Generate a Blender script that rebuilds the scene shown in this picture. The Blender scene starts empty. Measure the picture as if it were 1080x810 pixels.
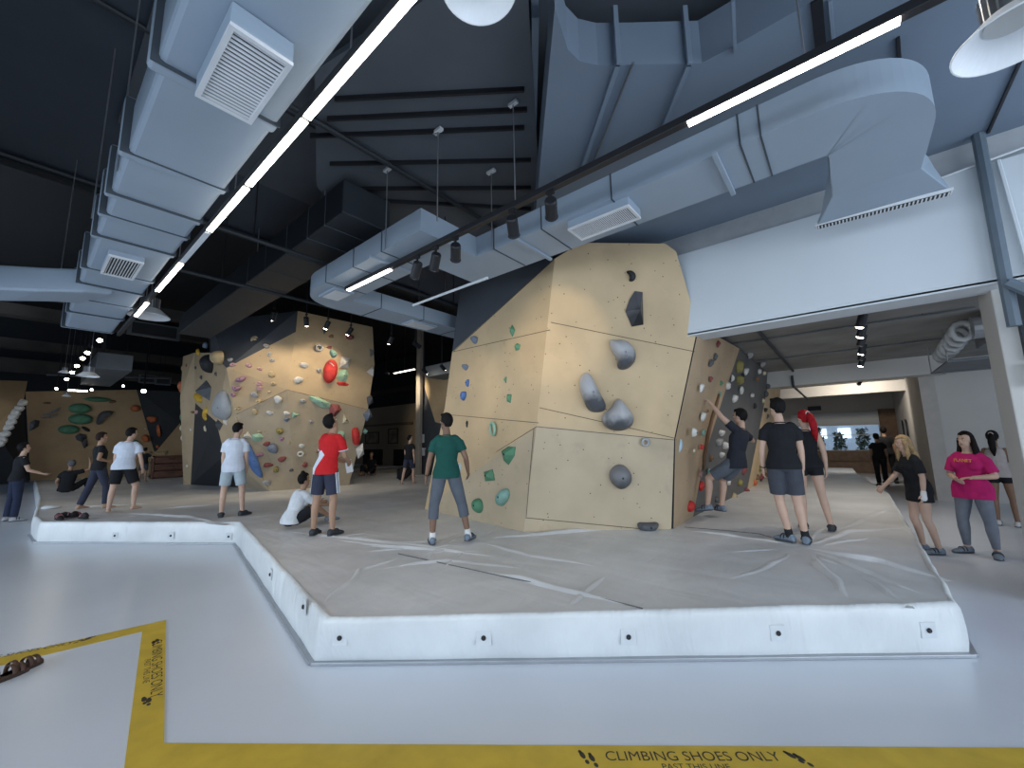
import bpy, bmesh, math, random
from mathutils import Vector, Matrix, noise
random.seed(7)
SC = bpy.context.scene
COL = SC.collection
PI = math.pi
# ------------------------------------------------------------------ camera
FPX, CX, CY, CAMH = 425.0, 540.0, 405.0, 1.6
def _d(px, py): return Vector((px-CX, py-CY, FPX))
def _hy(px): return CY + 61.0 - .019*(px-CX)
AY = _d(895, _hy(895)).normalized()
_h1 = _d(15, _hy(15))
AU = _h1.cross(AY).normalized()
if AU.y > 0: AU = -AU
AX = AY.cross(AU).normalized()
if AX.x < 0: AX = -AX
CAMP = Vector((0, 0, CAMH))
def ray(px, py):
    v = _d(px, py)
    return Vector((AX.dot(v), AY.dot(v), AU.dot(v))).normalized()
def onz(px, py, z):
    r = ray(px, py); return CAMP + r*((z-CAMH)/r.z)
def ony(px, py, y):
    r = ray(px, py); return CAMP + r*(y/r.y)
def onx(px, py, x):
    r = ray(px, py); return CAMP + r*(x/r.x)
def proj(p):
    q = Vector(p)-CAMP
    c = AX*q.x + AY*q.y + AU*q.z
    return CX+FPX*c.x/c.z, CY+FPX*c.y/c.z
cd = bpy.data.cameras.new('camera'); cam = bpy.data.objects.new('camera', cd); COL.objects.link(cam)
cd.sensor_width = 36.0; cd.lens = FPX/1080*36.0; cd.clip_start = .05; cd.clip_end = 300
Rm = Matrix(((AX.x, AX.y, AX.z), (AY.x, AY.y, AY.z), (AU.x, AU.y, AU.z)))   # world = Rm @ image axes
rx = Rm @ Vector((1, 0, 0)); ry = Rm @ Vector((0, -1, 0)); rz = Rm @ Vector((0, 0, -1))
cam.matrix_world = Matrix(((rx.x, ry.x, rz.x, 0), (rx.y, ry.y, rz.y, 0), (rx.z, ry.z, rz.z, CAMH), (0, 0, 0, 1)))
SC.camera = cam
# ------------------------------------------------------------------ light and exposure
vs = SC.view_settings
vs.view_transform = 'Standard'; vs.look = 'None'; vs.exposure = 0.5; vs.gamma = 1.0; vs.use_curve_mapping = False
W = bpy.data.worlds.new('world'); SC.world = W; W.use_nodes = True
W.node_tree.nodes['Background'].inputs[0].default_value = (.62, .76, 1.0, 1)
W.node_tree.nodes['Background'].inputs[1].default_value = .45
def area(name, loc, target, sx, sy, power, color):
    l = bpy.data.lights.new(name, 'AREA'); l.shape = 'RECTANGLE'; l.size = sx; l.size_y = sy
    l.energy = power; l.color = color
    o = bpy.data.objects.new(name, l); COL.objects.link(o); o.location = loc
    o.rotation_euler = (Vector(target)-Vector(loc)).to_track_quat('-Z', 'Y').to_euler()
    return o
# daylight through the glazed front of the hall, behind the photographer
area('daylight_front', (-5.0, -7.0, 2.0), (-5.0, 5, 1.2), 22, 3.4, 640, (.74, .87, 1.0))
area('daylight_side', (7.5, 1.5, 2.0), (-2.0, 3.0, 1.2), 9, 3.4, 330, (.78, .89, 1.0))
def spot(loc, target, power, color=(1, .84, .62), angle=60, blend=.6, r=.04):
    l = bpy.data.lights.new('spot_light', 'SPOT'); l.energy = power; l.color = color
    l.spot_size = math.radians(angle); l.spot_blend = blend; l.shadow_soft_size = r
    o = bpy.data.objects.new('spot_light', l); COL.objects.link(o); o.location = loc
    o.rotation_euler = (Vector(target)-Vector(loc)).to_track_quat('-Z', 'Y').to_euler()
    return o
WARM = (1, .82, .58)
# ------------------------------------------------------------------ materials
MATS = {}
def mat(name, col, rough=.6, metal=0., var=0., scale=6., bump=0., bscale=40., emit=0., ecol=None, spec=.4, trans=0., alpha=1.):
    if name in MATS: return MATS[name]
    m = bpy.data.materials.new(name); m.use_nodes = True; nt = m.node_tree; b = nt.nodes['Principled BSDF']
    b.inputs['Base Color'].default_value = (*col, 1); b.inputs['Roughness'].default_value = rough
    b.inputs['Metallic'].default_value = metal; b.inputs['Specular IOR Level'].default_value = spec
    if trans: b.inputs['Transmission Weight'].default_value = trans
    if emit:
        b.inputs['Emission Color'].default_value = (*(ecol or col), 1); b.inputs['Emission Strength'].default_value = emit
    tc = nt.nodes.new('ShaderNodeTexCoord')
    n = nt.nodes.new('ShaderNodeTexNoise'); n.inputs['Scale'].default_value = scale; n.inputs['Detail'].default_value = 5
    nt.links.new(tc.outputs['Object'], n.inputs['Vector'])
    mx = nt.nodes.new('ShaderNodeMix'); mx.data_type = 'RGBA'
    k = var if var else .06
    mx.inputs[6].default_value = (*[c*(1-k) for c in col], 1); mx.inputs[7].default_value = (*[min(1, c*(1+k)) for c in col], 1)
    cr = nt.nodes.new('ShaderNodeMapRange'); cr.inputs[1].default_value = .3; cr.inputs[2].default_value = .7
    nt.links.new(n.outputs['Fac'], cr.inputs[0]); nt.links.new(cr.outputs[0], mx.inputs[0])
    nt.links.new(mx.outputs[2], b.inputs['Base Color'])
    if bump:
        n2 = nt.nodes.new('ShaderNodeTexNoise'); n2.inputs['Scale'].default_value = bscale; n2.inputs['Detail'].default_value = 3
        nt.links.new(tc.outputs['Object'], n2.inputs['Vector'])
        bp = nt.nodes.new('ShaderNodeBump'); bp.inputs['Strength'].default_value = bump; bp.inputs['Distance'].default_value = .02
        nt.links.new(n2.outputs['Fac'], bp.inputs['Height']); nt.links.new(bp.outputs[0], b.inputs['Normal'])
    MATS[name] = m
    return m
def ply(name, col, dots=True, scuff=.25, rough=.6):
    """plywood sheet: soft grain, chalk scuffs and small drilled bolt holes"""
    m = mat(name, col, rough, var=.10, scale=1.6)
    nt = m.node_tree; b = nt.nodes['Principled BSDF']
    tc = [n for n in nt.nodes if n.bl_idname == 'ShaderNodeTexCoord'][0]
    base = b.inputs['Base Color'].links[0].from_socket
    n = nt.nodes.new('ShaderNodeTexNoise'); n.inputs['Scale'].default_value = 2.2; n.inputs['Detail'].default_value = 9; n.inputs['Roughness'].default_value = .72
    nt.links.new(tc.outputs['Object'], n.inputs['Vector'])
    r = nt.nodes.new('ShaderNodeMapRange'); r.inputs[1].default_value = .56; r.inputs[2].default_value = .75; r.inputs[4].default_value = scuff
    nt.links.new(n.outputs['Fac'], r.inputs[0])
    mx = nt.nodes.new('ShaderNodeMix'); mx.data_type = 'RGBA'; mx.inputs[7].default_value = (*[min(1, c*.55) for c in col], 1)
    nt.links.new(r.outputs[0], mx.inputs[0]); nt.links.new(base, mx.inputs[6])
    out = mx.outputs[2]
    if dots:
        v = nt.nodes.new('ShaderNodeTexVoronoi'); v.inputs['Scale'].default_value = 8.5; v.inputs['Randomness'].default_value = .8
        nt.links.new(tc.outputs['Object'], v.inputs['Vector'])
        l = nt.nodes.new('ShaderNodeMath'); l.operation = 'LESS_THAN'; l.inputs[1].default_value = .075
        nt.links.new(v.outputs['Distance'], l.inputs[0])
        m2 = nt.nodes.new('ShaderNodeMix'); m2.data_type = 'RGBA'; m2.inputs[7].default_value = (.09, .07, .05, 1)
        nt.links.new(l.outputs[0], m2.inputs[0]); nt.links.new(out, m2.inputs[6]); out = m2.outputs[2]
    nt.links.new(out, b.inputs['Base Color'])
    return m
def vinyl(name, col, k=1.):
    """mat cover: long soft creases pulled across the sheet in two directions, dusty patches"""
    m = mat(name, col, .42, var=.13, scale=1.3, spec=.5)
    nt = m.node_tree; b = nt.nodes['Principled BSDF']
    tc = [n for n in nt.nodes if n.bl_idname == 'ShaderNodeTexCoord'][0]
    prev = None
    for ang, sc, st in ((.65, (3.2, .8, 3.), .30), (-.5, (.7, 2.6, 3.), .30), (1.3, (7., 2.6, 4.), .14)):
        mp = nt.nodes.new('ShaderNodeMapping'); mp.inputs['Rotation'].default_value = (0, 0, ang); mp.inputs['Scale'].default_value = sc if k == 1 else (sc[0]*1.3, sc[1]*1.3, .9)
        nt.links.new(tc.outputs['Object'], mp.inputs['Vector'])
        n = nt.nodes.new('ShaderNodeTexNoise'); n.inputs['Scale'].default_value = 1.0; n.inputs['Detail'].default_value = 3.; n.inputs['Distortion'].default_value = .6
        nt.links.new(mp.outputs[0], n.inputs['Vector'])
        bp = nt.nodes.new('ShaderNodeBump'); bp.inputs['Strength'].default_value = min(1, st*k); bp.inputs['Distance'].default_value = .05
        nt.links.new(n.outputs['Fac'], bp.inputs['Height'])
        if prev: nt.links.new(prev, bp.inputs['Normal'])
        prev = bp.outputs[0]
    nt.links.new(prev, b.inputs['Normal'])
    return m
# ------------------------------------------------------------------ mesh building
class MB:
    def __init__(s): s.v = []; s.f = []; s.m = []; s.mi = 0
    def face(s, idx): s.f.append(tuple(idx)); s.m.append(s.mi)
    def poly(s, pts):
        k = len(s.v); s.v += [Vector(p) for p in pts]; s.face(range(k, k+len(pts)))
    def obox(s, c, ax, ay, az):
        """box: centre and three half-axis vectors"""
        c, ax, ay, az = map(Vector, (c, ax, ay, az)); k = len(s.v)
        if ax.cross(ay).dot(az) < 0: ax = -ax
        for sz in (-1, 1):
            for sx, sy in ((-1, -1), (1, -1), (1, 1), (-1, 1)): s.v.append(c+ax*sx+ay*sy+az*sz)
        for q in ((3, 2, 1, 0), (4, 5, 6, 7), (0, 1, 5, 4), (1, 2, 6, 5), (2, 3, 7, 6), (3, 0, 4, 7)): s.face([k+i for i in q])
    def box(s, lo, hi):
        lo, hi = Vector(lo), Vector(hi); h = (hi-lo)/2
        s.obox((lo+hi)/2, (h.x, 0, 0), (0, h.y, 0), (0, 0, h.z))
    def loft(s, rings, cap=True, closed=False):
        n = len(rings[0]); k = len(s.v)
        for r in rings: s.v += [Vector(p) for p in r]
        R = len(rings)
        for i in range(R if closed else R-1):
            a, b = k+i*n, k+((i+1) % R)*n
            for j in range(n): s.face((a+j, a+(j+1) % n, b+(j+1) % n, b+j))
        if cap and not closed:
            s.face([k+j for j in range(n-1, -1, -1)]); s.face([k+(R-1)*n+j for j in range(n)])
    def tube(s, pts, r, n=8, cap=True, closed=False):
        pts = [Vector(p) for p in pts]; rs = r if isinstance(r, (list, tuple)) else [r]*len(pts)
        rings = []; L = len(pts); ref = None
        for i, p in enumerate(pts):
            if closed: t = pts[(i+1) % L]-pts[i-1]
            else: t = pts[min(i+1, L-1)]-pts[max(i-1, 0)]
            t.normalize()
            if ref is None:
                ref = Vector((0, 0, 1)) if abs(t.z) < .9 else Vector((1, 0, 0))
            u = ref - t*ref.dot(t); u.normalize(); ref = u; w = t.cross(u)
            rings.append([p+(u*math.cos(2*PI*j/n)+w*math.sin(2*PI*j/n))*rs[i] for j in range(n)])
        s.loft(rings, cap, closed)
    def capsule(s, a, b, ra, rb, n=12, flat=1., fdir=None):
        a, b = Vector(a), Vector(b); t = (b-a)
        L = t.length; t = t/L if L > 1e-6 else Vector((0, 0, -1))
        ref = Vector(fdir) if fdir is not None else (Vector((0, 1, 0)) if abs(t.y) < .8 else Vector((0, 0, 1)))
        u = (ref - t*ref.dot(t)).normalized(); w = t.cross(u); rings = []
        for e in (80, 55, 28): rings.append((a-t*ra*math.sin(math.radians(e)), ra*math.cos(math.radians(e))))
        rings.append((a, ra)); rings.append((b, rb))
        for e in (28, 55, 80): rings.append((b+t*rb*math.sin(math.radians(e)), rb*math.cos(math.radians(e))))
        s.loft([[c+(u*math.cos(2*PI*j/n)*flat+w*math.sin(2*PI*j/n))*r for j in range(n)] for c, r in rings])
    def ell(s, c, ax, ay, az, n=16, m=10, fn=None):
        """ellipsoid on three radius vectors"""
        c, ax, ay, az = map(Vector, (c, ax, ay, az)); rings = []
        for i in range(m+1):
            ph = -PI/2 + PI*(i if 0 < i < m else (.12 if i == 0 else m-.12))/m
            rg = []
            for j in range(n):
                th = 2*PI*j/n
                d = Vector((math.cos(ph)*math.cos(th), math.cos(ph)*math.sin(th), math.sin(ph)))
                k = fn(d) if fn else 1.
                rg.append(c+(ax*d.x+ay*d.y+az*d.z)*k)
            rings.append(rg)
        s.loft(rings)
    def prism(s, poly, off):
        """closed polygon extruded along off"""
        a = [Vector(p) for p in poly]; off = Vector(off); n = len(a); k = len(s.v)
        nrm = Vector((0, 0, 0))
        for i in range(n): nrm += a[i].cross(a[(i+1) % n])
        if nrm.dot(off) > 0: a.reverse()
        s.v += a + [p+off for p in a]
        s.face(range(k, k+n)); s.face([k+n+i for i in range(n-1, -1, -1)])
        for i in range(n):
            j = (i+1) % n; s.face((k+j, k+i, k+n+i, k+n+j))
    def lathe(s, c, prof, axis=(0, 0, 1), n=24):
        c, t = Vector(c), Vector(axis).normalized()
        ref = Vector((1, 0, 0)) if abs(t.x) < .9 else Vector((0, 1, 0))
        u = (ref-t*ref.dot(t)).normalized(); w = t.cross(u)
        s.loft([[c+t*h+(u*math.cos(2*PI*j/n)+w*math.sin(2*PI*j/n))*max(r, 1e-4) for j in range(n)] for r, h in prof])
    def mesh(s, name, mats, shift=None, smooth=False):
        me = bpy.data.meshes.new(name)
        vv = [v-shift for v in s.v] if shift is not None else s.v
        me.from_pydata([tuple(v) for v in vv], [], s.f)
        for m in (mats if isinstance(mats, (list, tuple)) else [mats]): me.materials.append(m)
        for i, p in enumerate(me.polygons): p.material_index = s.m[i]; p.use_smooth = smooth
        bm = bmesh.new(); bm.from_mesh(me); bmesh.ops.recalc_face_normals(bm, faces=bm.faces); bm.to_mesh(me); bm.free()
        me.update(); return me
def link(o): COL.objects.link(o); return o
def tag(o, label=None, cat=None, group=None, kind=None):
    for k, v in (('label', label), ('category', cat), ('group', group), ('kind', kind)):
        if v: o[k] = v
    return o
def build(mb, name, mats, parent=None, smooth=False, origin=None, bevel=0.):
    """ONE mesh object; coordinates are world ones, stored relative to its parent or to its own base"""
    if parent is not None: sh = Vector(parent['_o'])
    elif origin is not None: sh = Vector(origin)
    else:
        xs = [v.x for v in mb.v]; ys = [v.y for v in mb.v]; zs = [v.z for v in mb.v]
        sh = Vector(((min(xs)+max(xs))/2, (min(ys)+max(ys))/2, min(zs)))
    o = bpy.data.objects.new(name, mb.mesh(name, mats, sh, smooth))
    link(o); o['_o'] = tuple(sh)
    if parent is not None: o.parent = parent
    else: o.location = sh
    if parent is not None and parent.type == 'MESH' : o.location = (0, 0, 0)
    if bevel:
        b = o.modifiers.new('bevel', 'BEVEL'); b.width = bevel; b.segments = 2; b.limit_method = 'ANGLE'
    return o
def thing(name, loc, label, cat, group=None, kind=None):
    o = bpy.data.objects.new(name, None); link(o); o.location = loc; o.empty_display_size = .1; o['_o'] = tuple(Vector(loc))
    return tag(o, label, cat, group, kind)
def struct(mb, name, m, parent=None, **k):
    o = build(mb, name, m, parent, **k)
    if parent is None: o['kind'] = 'structure'
    return o
def pieces(o): return [c for c in o.children]
def dup(root, loc, rotz=None, label=None, group=None):
    r = root.copy(); COL.objects.link(r); r.location = loc
    if rotz is not None: r.rotation_euler = (0, 0, rotz)
    if label: r['label'] = label
    if group: r['group'] = group
    for ch in list(root.children):
        c = ch.copy(); COL.objects.link(c); c.parent = r
        for g in list(ch.children):
            d = g.copy(); COL.objects.link(d); d.parent = c
    return r
class Face:
    """a flat panel in the world: pixel -> point on it, with in-plane axes"""
    def __init__(s, a, b, c):
        a, b, c = Vector(a), Vector(b), Vector(c); s.p = a; n = (b-a).cross(c-a).normalized()
        if n.dot(CAMP-a) < 0: n = -n
        s.n = s.pn = n; s.u = Vector((0, 0, 1)).cross(n).normalized(); s.v = n.cross(s.u)
    def at(s, px, py, lift=0.):
        r = ray(px, py); return CAMP + r*((s.p-CAMP).dot(s.pn)/r.dot(s.pn)) + s.n*lift
def plane_through(a, b, lean):
    """panel through the edge a-b, leaning out towards the camera by lean (radians) from vertical"""
    a, b = Vector(a), Vector(b); e = (b-a).normalized(); h = Vector((-e.y, e.x, 0)).normalized()
    if h.dot(CAMP-a) < 0: h = -h
    return Face(a, b, a + Vector((0, 0, math.cos(lean))) + h*math.sin(lean))
# ------------------------------------------------------------------ the room
M_floor = mat('epoxy_floor', (.66, .705, .78), .26, var=.05, scale=.5, spec=.5)
M_dark = mat('dark_slate_paint', (.050, .062, .080), .75, var=.12, scale=1.)
M_black = mat('black_paint', (.012, .014, .017), .8)
M_blue = mat('blue_grey_paint', (.185, .235, .30), .7, var=.06, scale=1.)
M_slate = mat('slate_deck_paint', (.105, .120, .140), .75, var=.10, scale=1.2)
M_white = mat('white_wall_paint', (.60, .64, .67), .7, var=.03, scale=1.)
M_cream = mat('cream_wall_paint', (.50, .485, .46), .75, var=.05, scale=1.)
M_tanw = mat('tan_wall_paint', (.30, .25, .18), .8, var=.06, scale=1.)
M_conc = mat('grey_concrete', (.23, .225, .215), .85, var=.2, scale=1.3)
M_duct = mat('duct_paint', (.30, .365, .44), .5, var=.05, scale=1.2)
M_dductm = mat('dark_duct_paint', (.022, .028, .035), .55, var=.15, scale=2.)
M_gduct = mat('grey_duct_paint', (.13, .145, .16), .55, var=.1, scale=2.)
M_joint = mat('joint_sealant', (.06, .075, .09), .7)
M_metal = mat('brushed_metal', (.42, .43, .45), .35, .8)
M_dmetal = mat('black_metal', (.025, .026, .03), .45, .3)
M_gril = mat('white_grille_enamel', (.68, .70, .72), .45)
M_slot = mat('grille_slot_black', (.03, .032, .035), .7)
M_lit = mat('lit_diffuser', (1, .95, .86), .4, emit=9., ecol=(1, .93, .80))
M_unlit = mat('unlit_diffuser', (.62, .66, .70), .4)
M_bulb = mat('lit_spot_lens', (1, .95, .85), .4, emit=26., ecol=(1, .90, .72))
m = MB(); m.box((-46, -9, -.12), (8, 26, 0)); struct(m, 'floor', M_floor)
m = MB(); m.box((-7.76, -9, 5.3), (8, 9.2, 5.5)); struct(m, 'ceiling', M_dark)
m = MB(); m.box((-6.0, .35, 5.26), (8, 9.1, 5.3)); struct(m, 'ceiling_centre', mat('mid_slate_paint', (.085, .096, .112), .75, var=.10, scale=1.))
m = MB(); m.box((-46, -9, 6.7), (-7.0, 14.4, 6.9)); m.box((-7.9, -9, 5.2), (-7.76, 14.4, 6.7)); struct(m, 'ceiling_left', M_black)
m = MB(); m.box((-35.2, -9, 0), (-35, 14.2, 6.7)); struct(m, 'wall_left', M_black)
m = MB(); m.box((-35, 14.2, 0), (-4.2, 14.4, 6.7)); struct(m, 'wall_back', M_tanw)
m = MB(); m.box((-35, 14.1, 3.9), (-4.2, 14.2, 6.7)); struct(m, 'wall_back_upper', M_black)
m = MB(); m.box((-24, -1.7, 3.2), (8, -1.4, 5.3)); struct(m, 'daylight_blocker', M_dark)  # unseen beam, added to keep daylight off the ceiling and soffit
# dropped blue-grey soffit with its rounded corner
z0 = 4.62
pl = [(x*1.071, y*1.071) if y < 5 else (x, y) for x, y in ((-1.19, 1.96), (-1.28, 2.26), (-1.26, 2.40), (-1.17, 2.52), (-.98, 2.68), (-.56, 3.02), (-.34, 3.03), (8, 3.02), (8, 6.1), (-4.55, 6.1))]
m = MB(); m.prism([(x, y, z0) for x, y in pl], (0, 0, .40)); struct(m, 'soffit', M_blue)
# diagonal slate deck with ribs, left of the soffit
m = MB(); m.prism([(x*.91, y*.91, 4.95) for x, y in ((-1.45, 2.0), (-3.7, 1.5), (-5.5, 2.35), (-6.3, 3.4), (-6.0, 5.2), (-3.9, 5.7))], (0, 0, .06)); struct(m, 'ceiling_deck', M_slate)
for a, b in [((353, 107), (553, 97)), ((345, 128), (556, 118)), ((327, 146), (553, 137)), ((348, 175), (560, 171)), ((365, 201), (560, 200)), ((372, 212), (560, 222))]:
    p, q = onz(*a, 4.90), onz(*b, 4.90); d = (q-p)/2; w = Vector((-d.y, d.x, 0)).normalized()
    m = MB(); m.obox((p+q)/2+Vector((0, 0, .03)), d, w*.012, (0, 0, .03)); struct(m, 'ceiling_rib', M_dmetal, bevel=.004)
for off in (0, .11):
    p, q = Vector((-1.58-off*.8, 2.30-off*.6, 5.1)), Vector((-4.4-off*.8, 6.0-off*.6, 5.1)); d = (q-p)/2; w = Vector((-d.y, d.x, 0)).normalized()
    m = MB(); m.obox((p+q)/2, d, w*.03, (0, 0, .14)); struct(m, 'ceiling_beam', M_dark if off else M_blue)
# white bulkhead over the lane, upper band a little further back
m = MB(); m.box((-1.75, 6.0, 3.08), (8, 6.12, 4.31)); m.box((-1.75, 6.0, 3.06), (8, 6.4, 3.10)); struct(m, 'wall_bulkhead', M_white)
m = MB(); m.box((-4.5, 6.06, 4.28), (8, 6.2, 5.3)); struct(m, 'wall_bulkhead_upper', M_blue if False else mat('shadowed_band_paint', (.42, .44, .46), .7))  # greyer than the bulkhead: the band's shadow is put into its colour
ZC = 3.42
m = MB(); m.box((-4.2, 6.2, ZC), (8, 24, ZC+.15)); struct(m, 'ceiling_lane', M_conc)
m = MB(); m.box((-4.2, 23.6, 0), (-2.05, 23.8, ZC)); m.box((-2.05, 23.6, 0), (2, 23.8, .95)); m.box((-2.05, 23.6, 2.05), (2, 23.8, ZC)); m.box((1.05, 23.6, .95), (2.0, 23.8, 2.05))
struct(m, 'wall_lane_end', M_cream)
m = MB(); m.box((1.62, 14.6, 0), (1.9, 23.6, ZC)); struct(m, 'wall_right_inner', M_cream)
m = MB(); m.box((1.62, 14.4, 0), (8, 14.6, ZC)); struct(m, 'wall_right', M_cream)
m = MB(); m.box((1.50, 14.30, 0), (1.78, 14.42, ZC)); struct(m, 'trim_1', mat('trim_paint', (.43, .40, .37), .7))
m = MB(); m.box((-3.0, 13.35, 2.98), (1.9, 13.8, ZC)); struct(m, 'ceiling_beam', M_cream)
m = MB(); m.box((-3.0, 18.6, 3.05), (1.7, 18.9, ZC)); struct(m, 'ceiling_beam', M_cream)
m = MB(); m.box((-4.2, 6.3, 0), (-4.05, 23.8, ZC)); struct(m, 'wall_lane_back', M_cream)
x0 = ony(1050, 335, 6.25).x
m = MB(); m.box((x0, 6.25, 0), (x0+1.4, 6.75, ZC)); struct(m, 'pillar', M_cream, bevel=.01)
# interior window at the end of the lane
m = MB()
a0, a1, b0, b1 = -2.05, 1.05, .95, 2.05
for lo, hi in (((a0, 23.5, b0-.06), (a1, 23.72, b0)), ((a0, 23.5, b1), (a1, 23.72, b1+.05)), ((a0-.05, 23.5, b0-.06), (a0, 23.72, b1+.05)), ((a1, 23.5, b0-.06), (a1+.22, 23.72, b1+.05)), ((a0, 23.55, 1.60), (a1, 23.7, 1.63))): m.box(lo, hi)
m2 = MB(); m2.box((a0, 23.56, 2.1), (a1+.1, 23.6, 2.62)); struct(m2, 'trim_4', M_white)
wf = struct(m, 'window_1', mat('window_frame_paint', (.55, .53, .48), .6))
tag(wf, 'wide interior window at the far end of the right-hand lane', 'window')
m = MB(); m.box((a0, 23.60, b0), (a1, 23.61, b1)); 
g = bpy.data.materials.new('clear_glass'); g.use_nodes = True
gb = g.node_tree.nodes['Principled BSDF']; gb.inputs['Transmission Weight'].default_value = 1.; gb.inputs['Roughness'].default_value = .02; gb.inputs['IOR'].default_value = 1.08; gb.inputs['Base Color'].default_value = (.9, .96, .98, 1)
build(m, 'pane', g, wf)
m = MB(); m.box((1.08, 23.45, .0), (1.62, 23.58, 2.7)); tag(build(m, 'timber_cladding', mat('brown_timber', (.16, .095, .055), .6, var=.25, scale=8)), 'brown timber panel on the wall right of the lane end window', 'wall panel')
# dim beams and bulkheads deep at the back left
for i, (z, h, x) in enumerate(((4.75, .5, -25.6), (5.5, .35, -24.5), (6.1, .4, -21.5), (5.9, .3, -17.5))):
    m = MB(); m.box((x, -9, z), (x+.5, 9, z+h)); struct(m, 'ceiling_beam', mat('dim_beam_paint', (.075, .068, .06), .8, var=.3, scale=.8))
# what stands outside that window
t = thing('outside_building', (-.9, 40, 0), 'pale glazed tower block outside the lane end window', 'building')
m = MB(); m.box((-7, 40, -3), (6, 46, 15)); build(m, 'facade', mat('facade_blue_glow', (.30, .36, .42), .6, var=.2, scale=.6, emit=.25), t)  # weak emission stands in for daylight on the facade
for i, (xa, xb) in enumerate(((-2.3, -1.3), (-.6, .15))):
    m = MB()
    for k in range(7): m.box((xa, 39.9, 1.4+k*1.0), (xb, 40.05, 2.15+k*1.0))
    build(m, 'window_bay', mat('glowing_glazing', (.75, .85, .95), .2, emit=1.1, ecol=(.8, .9, 1.)), t)  # panes emit: outdoor brightness put into the material, no lamp behind
def shrub(c, rx_, h, seed, label):
    rnd = random.Random(seed); m = MB()
    for k in range(260):
        a = rnd.uniform(0, 2*PI); z = rnd.uniform(.1, 1)*h; r = rx_*math.sqrt(rnd.random())*(1.1-.5*z/h)
        p = Vector(c)+Vector((math.cos(a)*r, math.sin(a)*r, z)); d = Vector((rnd.uniform(-1, 1), rnd.uniform(-1, 1), rnd.uniform(-.2, 1))).normalized()*.13; w = d.cross(Vector((.3, .2, 1))).normalized()*.07
        m.poly([p-d, p+w, p+d, p-w])
    t = thing('garden_shrub', c, label, 'shrub', 'shrubs outside the window')
    build(m, 'foliage', mat('hedge_green', (.16, .20, .14), .8, var=.4), t)
    m = MB(); m.tube([c, (c[0], c[1], h*.7)], [.03, .015], 6); build(m, 'stem', mat('stem_brown', (.1, .07, .05), .8), t)
for i, (x, h, lb) in enumerate(((-2.1, 1.9, 'leftmost shrub of the row outside the lane end window'), (-1.2, 2.0, 'second shrub from left outside the lane end window'), (-.35, 1.75, 'third shrub from left outside the lane end window'), (.5, 1.9, 'rightmost shrub of the row outside the lane end window'))):
    shrub((x, 25.4, 0), .33, h, i, lb)
m = MB(); m.box((-2.3, 23.0, 0), (1.05, 23.45, .46)); m.box((-2.3, 23.42, .46), (1.05, 23.47, .93)); tag(build(m, 'timber_bench', mat('bench_timber', (.20, .14, .10), .6, var=.2), bevel=.01), 'long low timber bench under the lane end window', 'bench')
m = MB(); m.box((-1.35, 23.5, 2.78), (-.85, 23.6, 2.98)); tag(build(m, 'exit_sign', M_dmetal, bevel=.01), 'small black box sign above the lane end window', 'sign')
# ------------------------------------------------------------------ yellow tape on the floor
M_yel = mat('yellow_floor_paint', (.58, .40, .04), .5, var=.13, scale=5)
M_ink = mat('black_lettering', (.035, .03, .02), .6)
out = [(-70, 709), (175, 654), (173, 784), (1080, 789), (1250, 790)]; inn = [(1250, 838), (129, 824), (150, 666), (-70, 719)]
pts = [onz(*p, .002) for p in out+inn]; pts = [Vector((p.x, p.y, .001)) for p in pts]
tp = thing('floor_marking', (pts[1].x, pts[1].y, 0), 'yellow floor line with a right-angled corner and black lettering', 'floor marking')
m = MB(); m.prism(pts, (0, 0, .003)); build(m, 'painted_line', M_yel, tp)
def lettering(text, a, b, h=None, parent=None, z=.0045, m_=None, name='lettering'):
    """text laid on the floor, baseline from a to b (world points); height follows the face of the type"""
    c = bpy.data.curves.new('text', 'FONT'); c.body = text; c.size = 1; c.extrude = .0; c.offset = .0
    o = bpy.data.objects.new('text', c); COL.objects.link(o); dg = bpy.context.evaluated_depsgraph_get()
    me = bpy.data.meshes.new_from_object(o.evaluated_get(dg)); bpy.data.objects.remove(o)
    xs = [v.co.x for v in me.vertices]; x0, x1 = min(xs), max(xs); a, b = Vector(a), Vector(b); e = b-a; L = e.length; e.normalize()
    s = L/(x1-x0); hs = (h/.70) if h else s; w = Vector((-e.y, e.x, 0)); mb = MB()
    for v in me.vertices: mb.v.append(a+e*((v.co.x-x0)*s)+w*(v.co.y*hs)+Vector((0, 0, z)))
    for p in me.polygons: mb.face(p.vertices)
    return build(mb, name, m_ or M_ink, parent)
def shoeprint(c, e, s, parent, flip=1):
    """printed sole: forefoot, arch gap and heel"""
    e = Vector(e).normalized(); w = Vector((-e.y, e.x, 0))*flip; c = Vector(c); mb = MB()
    def blob(cx, cy, rx_, ry_, n=14): mb.poly([c+e*((cx+rx_*math.cos(2*PI*k/n))*s)+w*((cy+ry_*math.sin(2*PI*k/n))*s)+Vector((0, 0, .0045)) for k in range(n)])
    blob(.18, .0, .26, .13); blob(.42, .02, .12, .09); blob(-.30, -.02, .15, .10)
    build(mb, 'shoe_print', M_ink, parent)
P0 = lambda x, y: Vector((onz(x, y, 0).x, onz(x, y, 0).y, 0))
e = (P0(826, 803)-P0(640, 803)).normalized()
lettering('CLIMBING SHOES ONLY', P0(640, 803), P0(826, 803.6), .062, tp)
lettering('PAST THIS LINE', P0(700, 812.5), P0(772, 812.8), .036, tp)
for px, fl in ((616, 1), (626, -1), (838, 1), (848, -1)): shoeprint(P0(px, 800 + (3 if fl < 0 else 0)), Vector((-e.y, e.x, 0))+e*(-.35 if px < 700 else -.6), .10, tp, fl)
lettering('CLIMBING SHOES ONLY', P0(161, 677), P0(158.5, 738), .062, tp)
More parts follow.
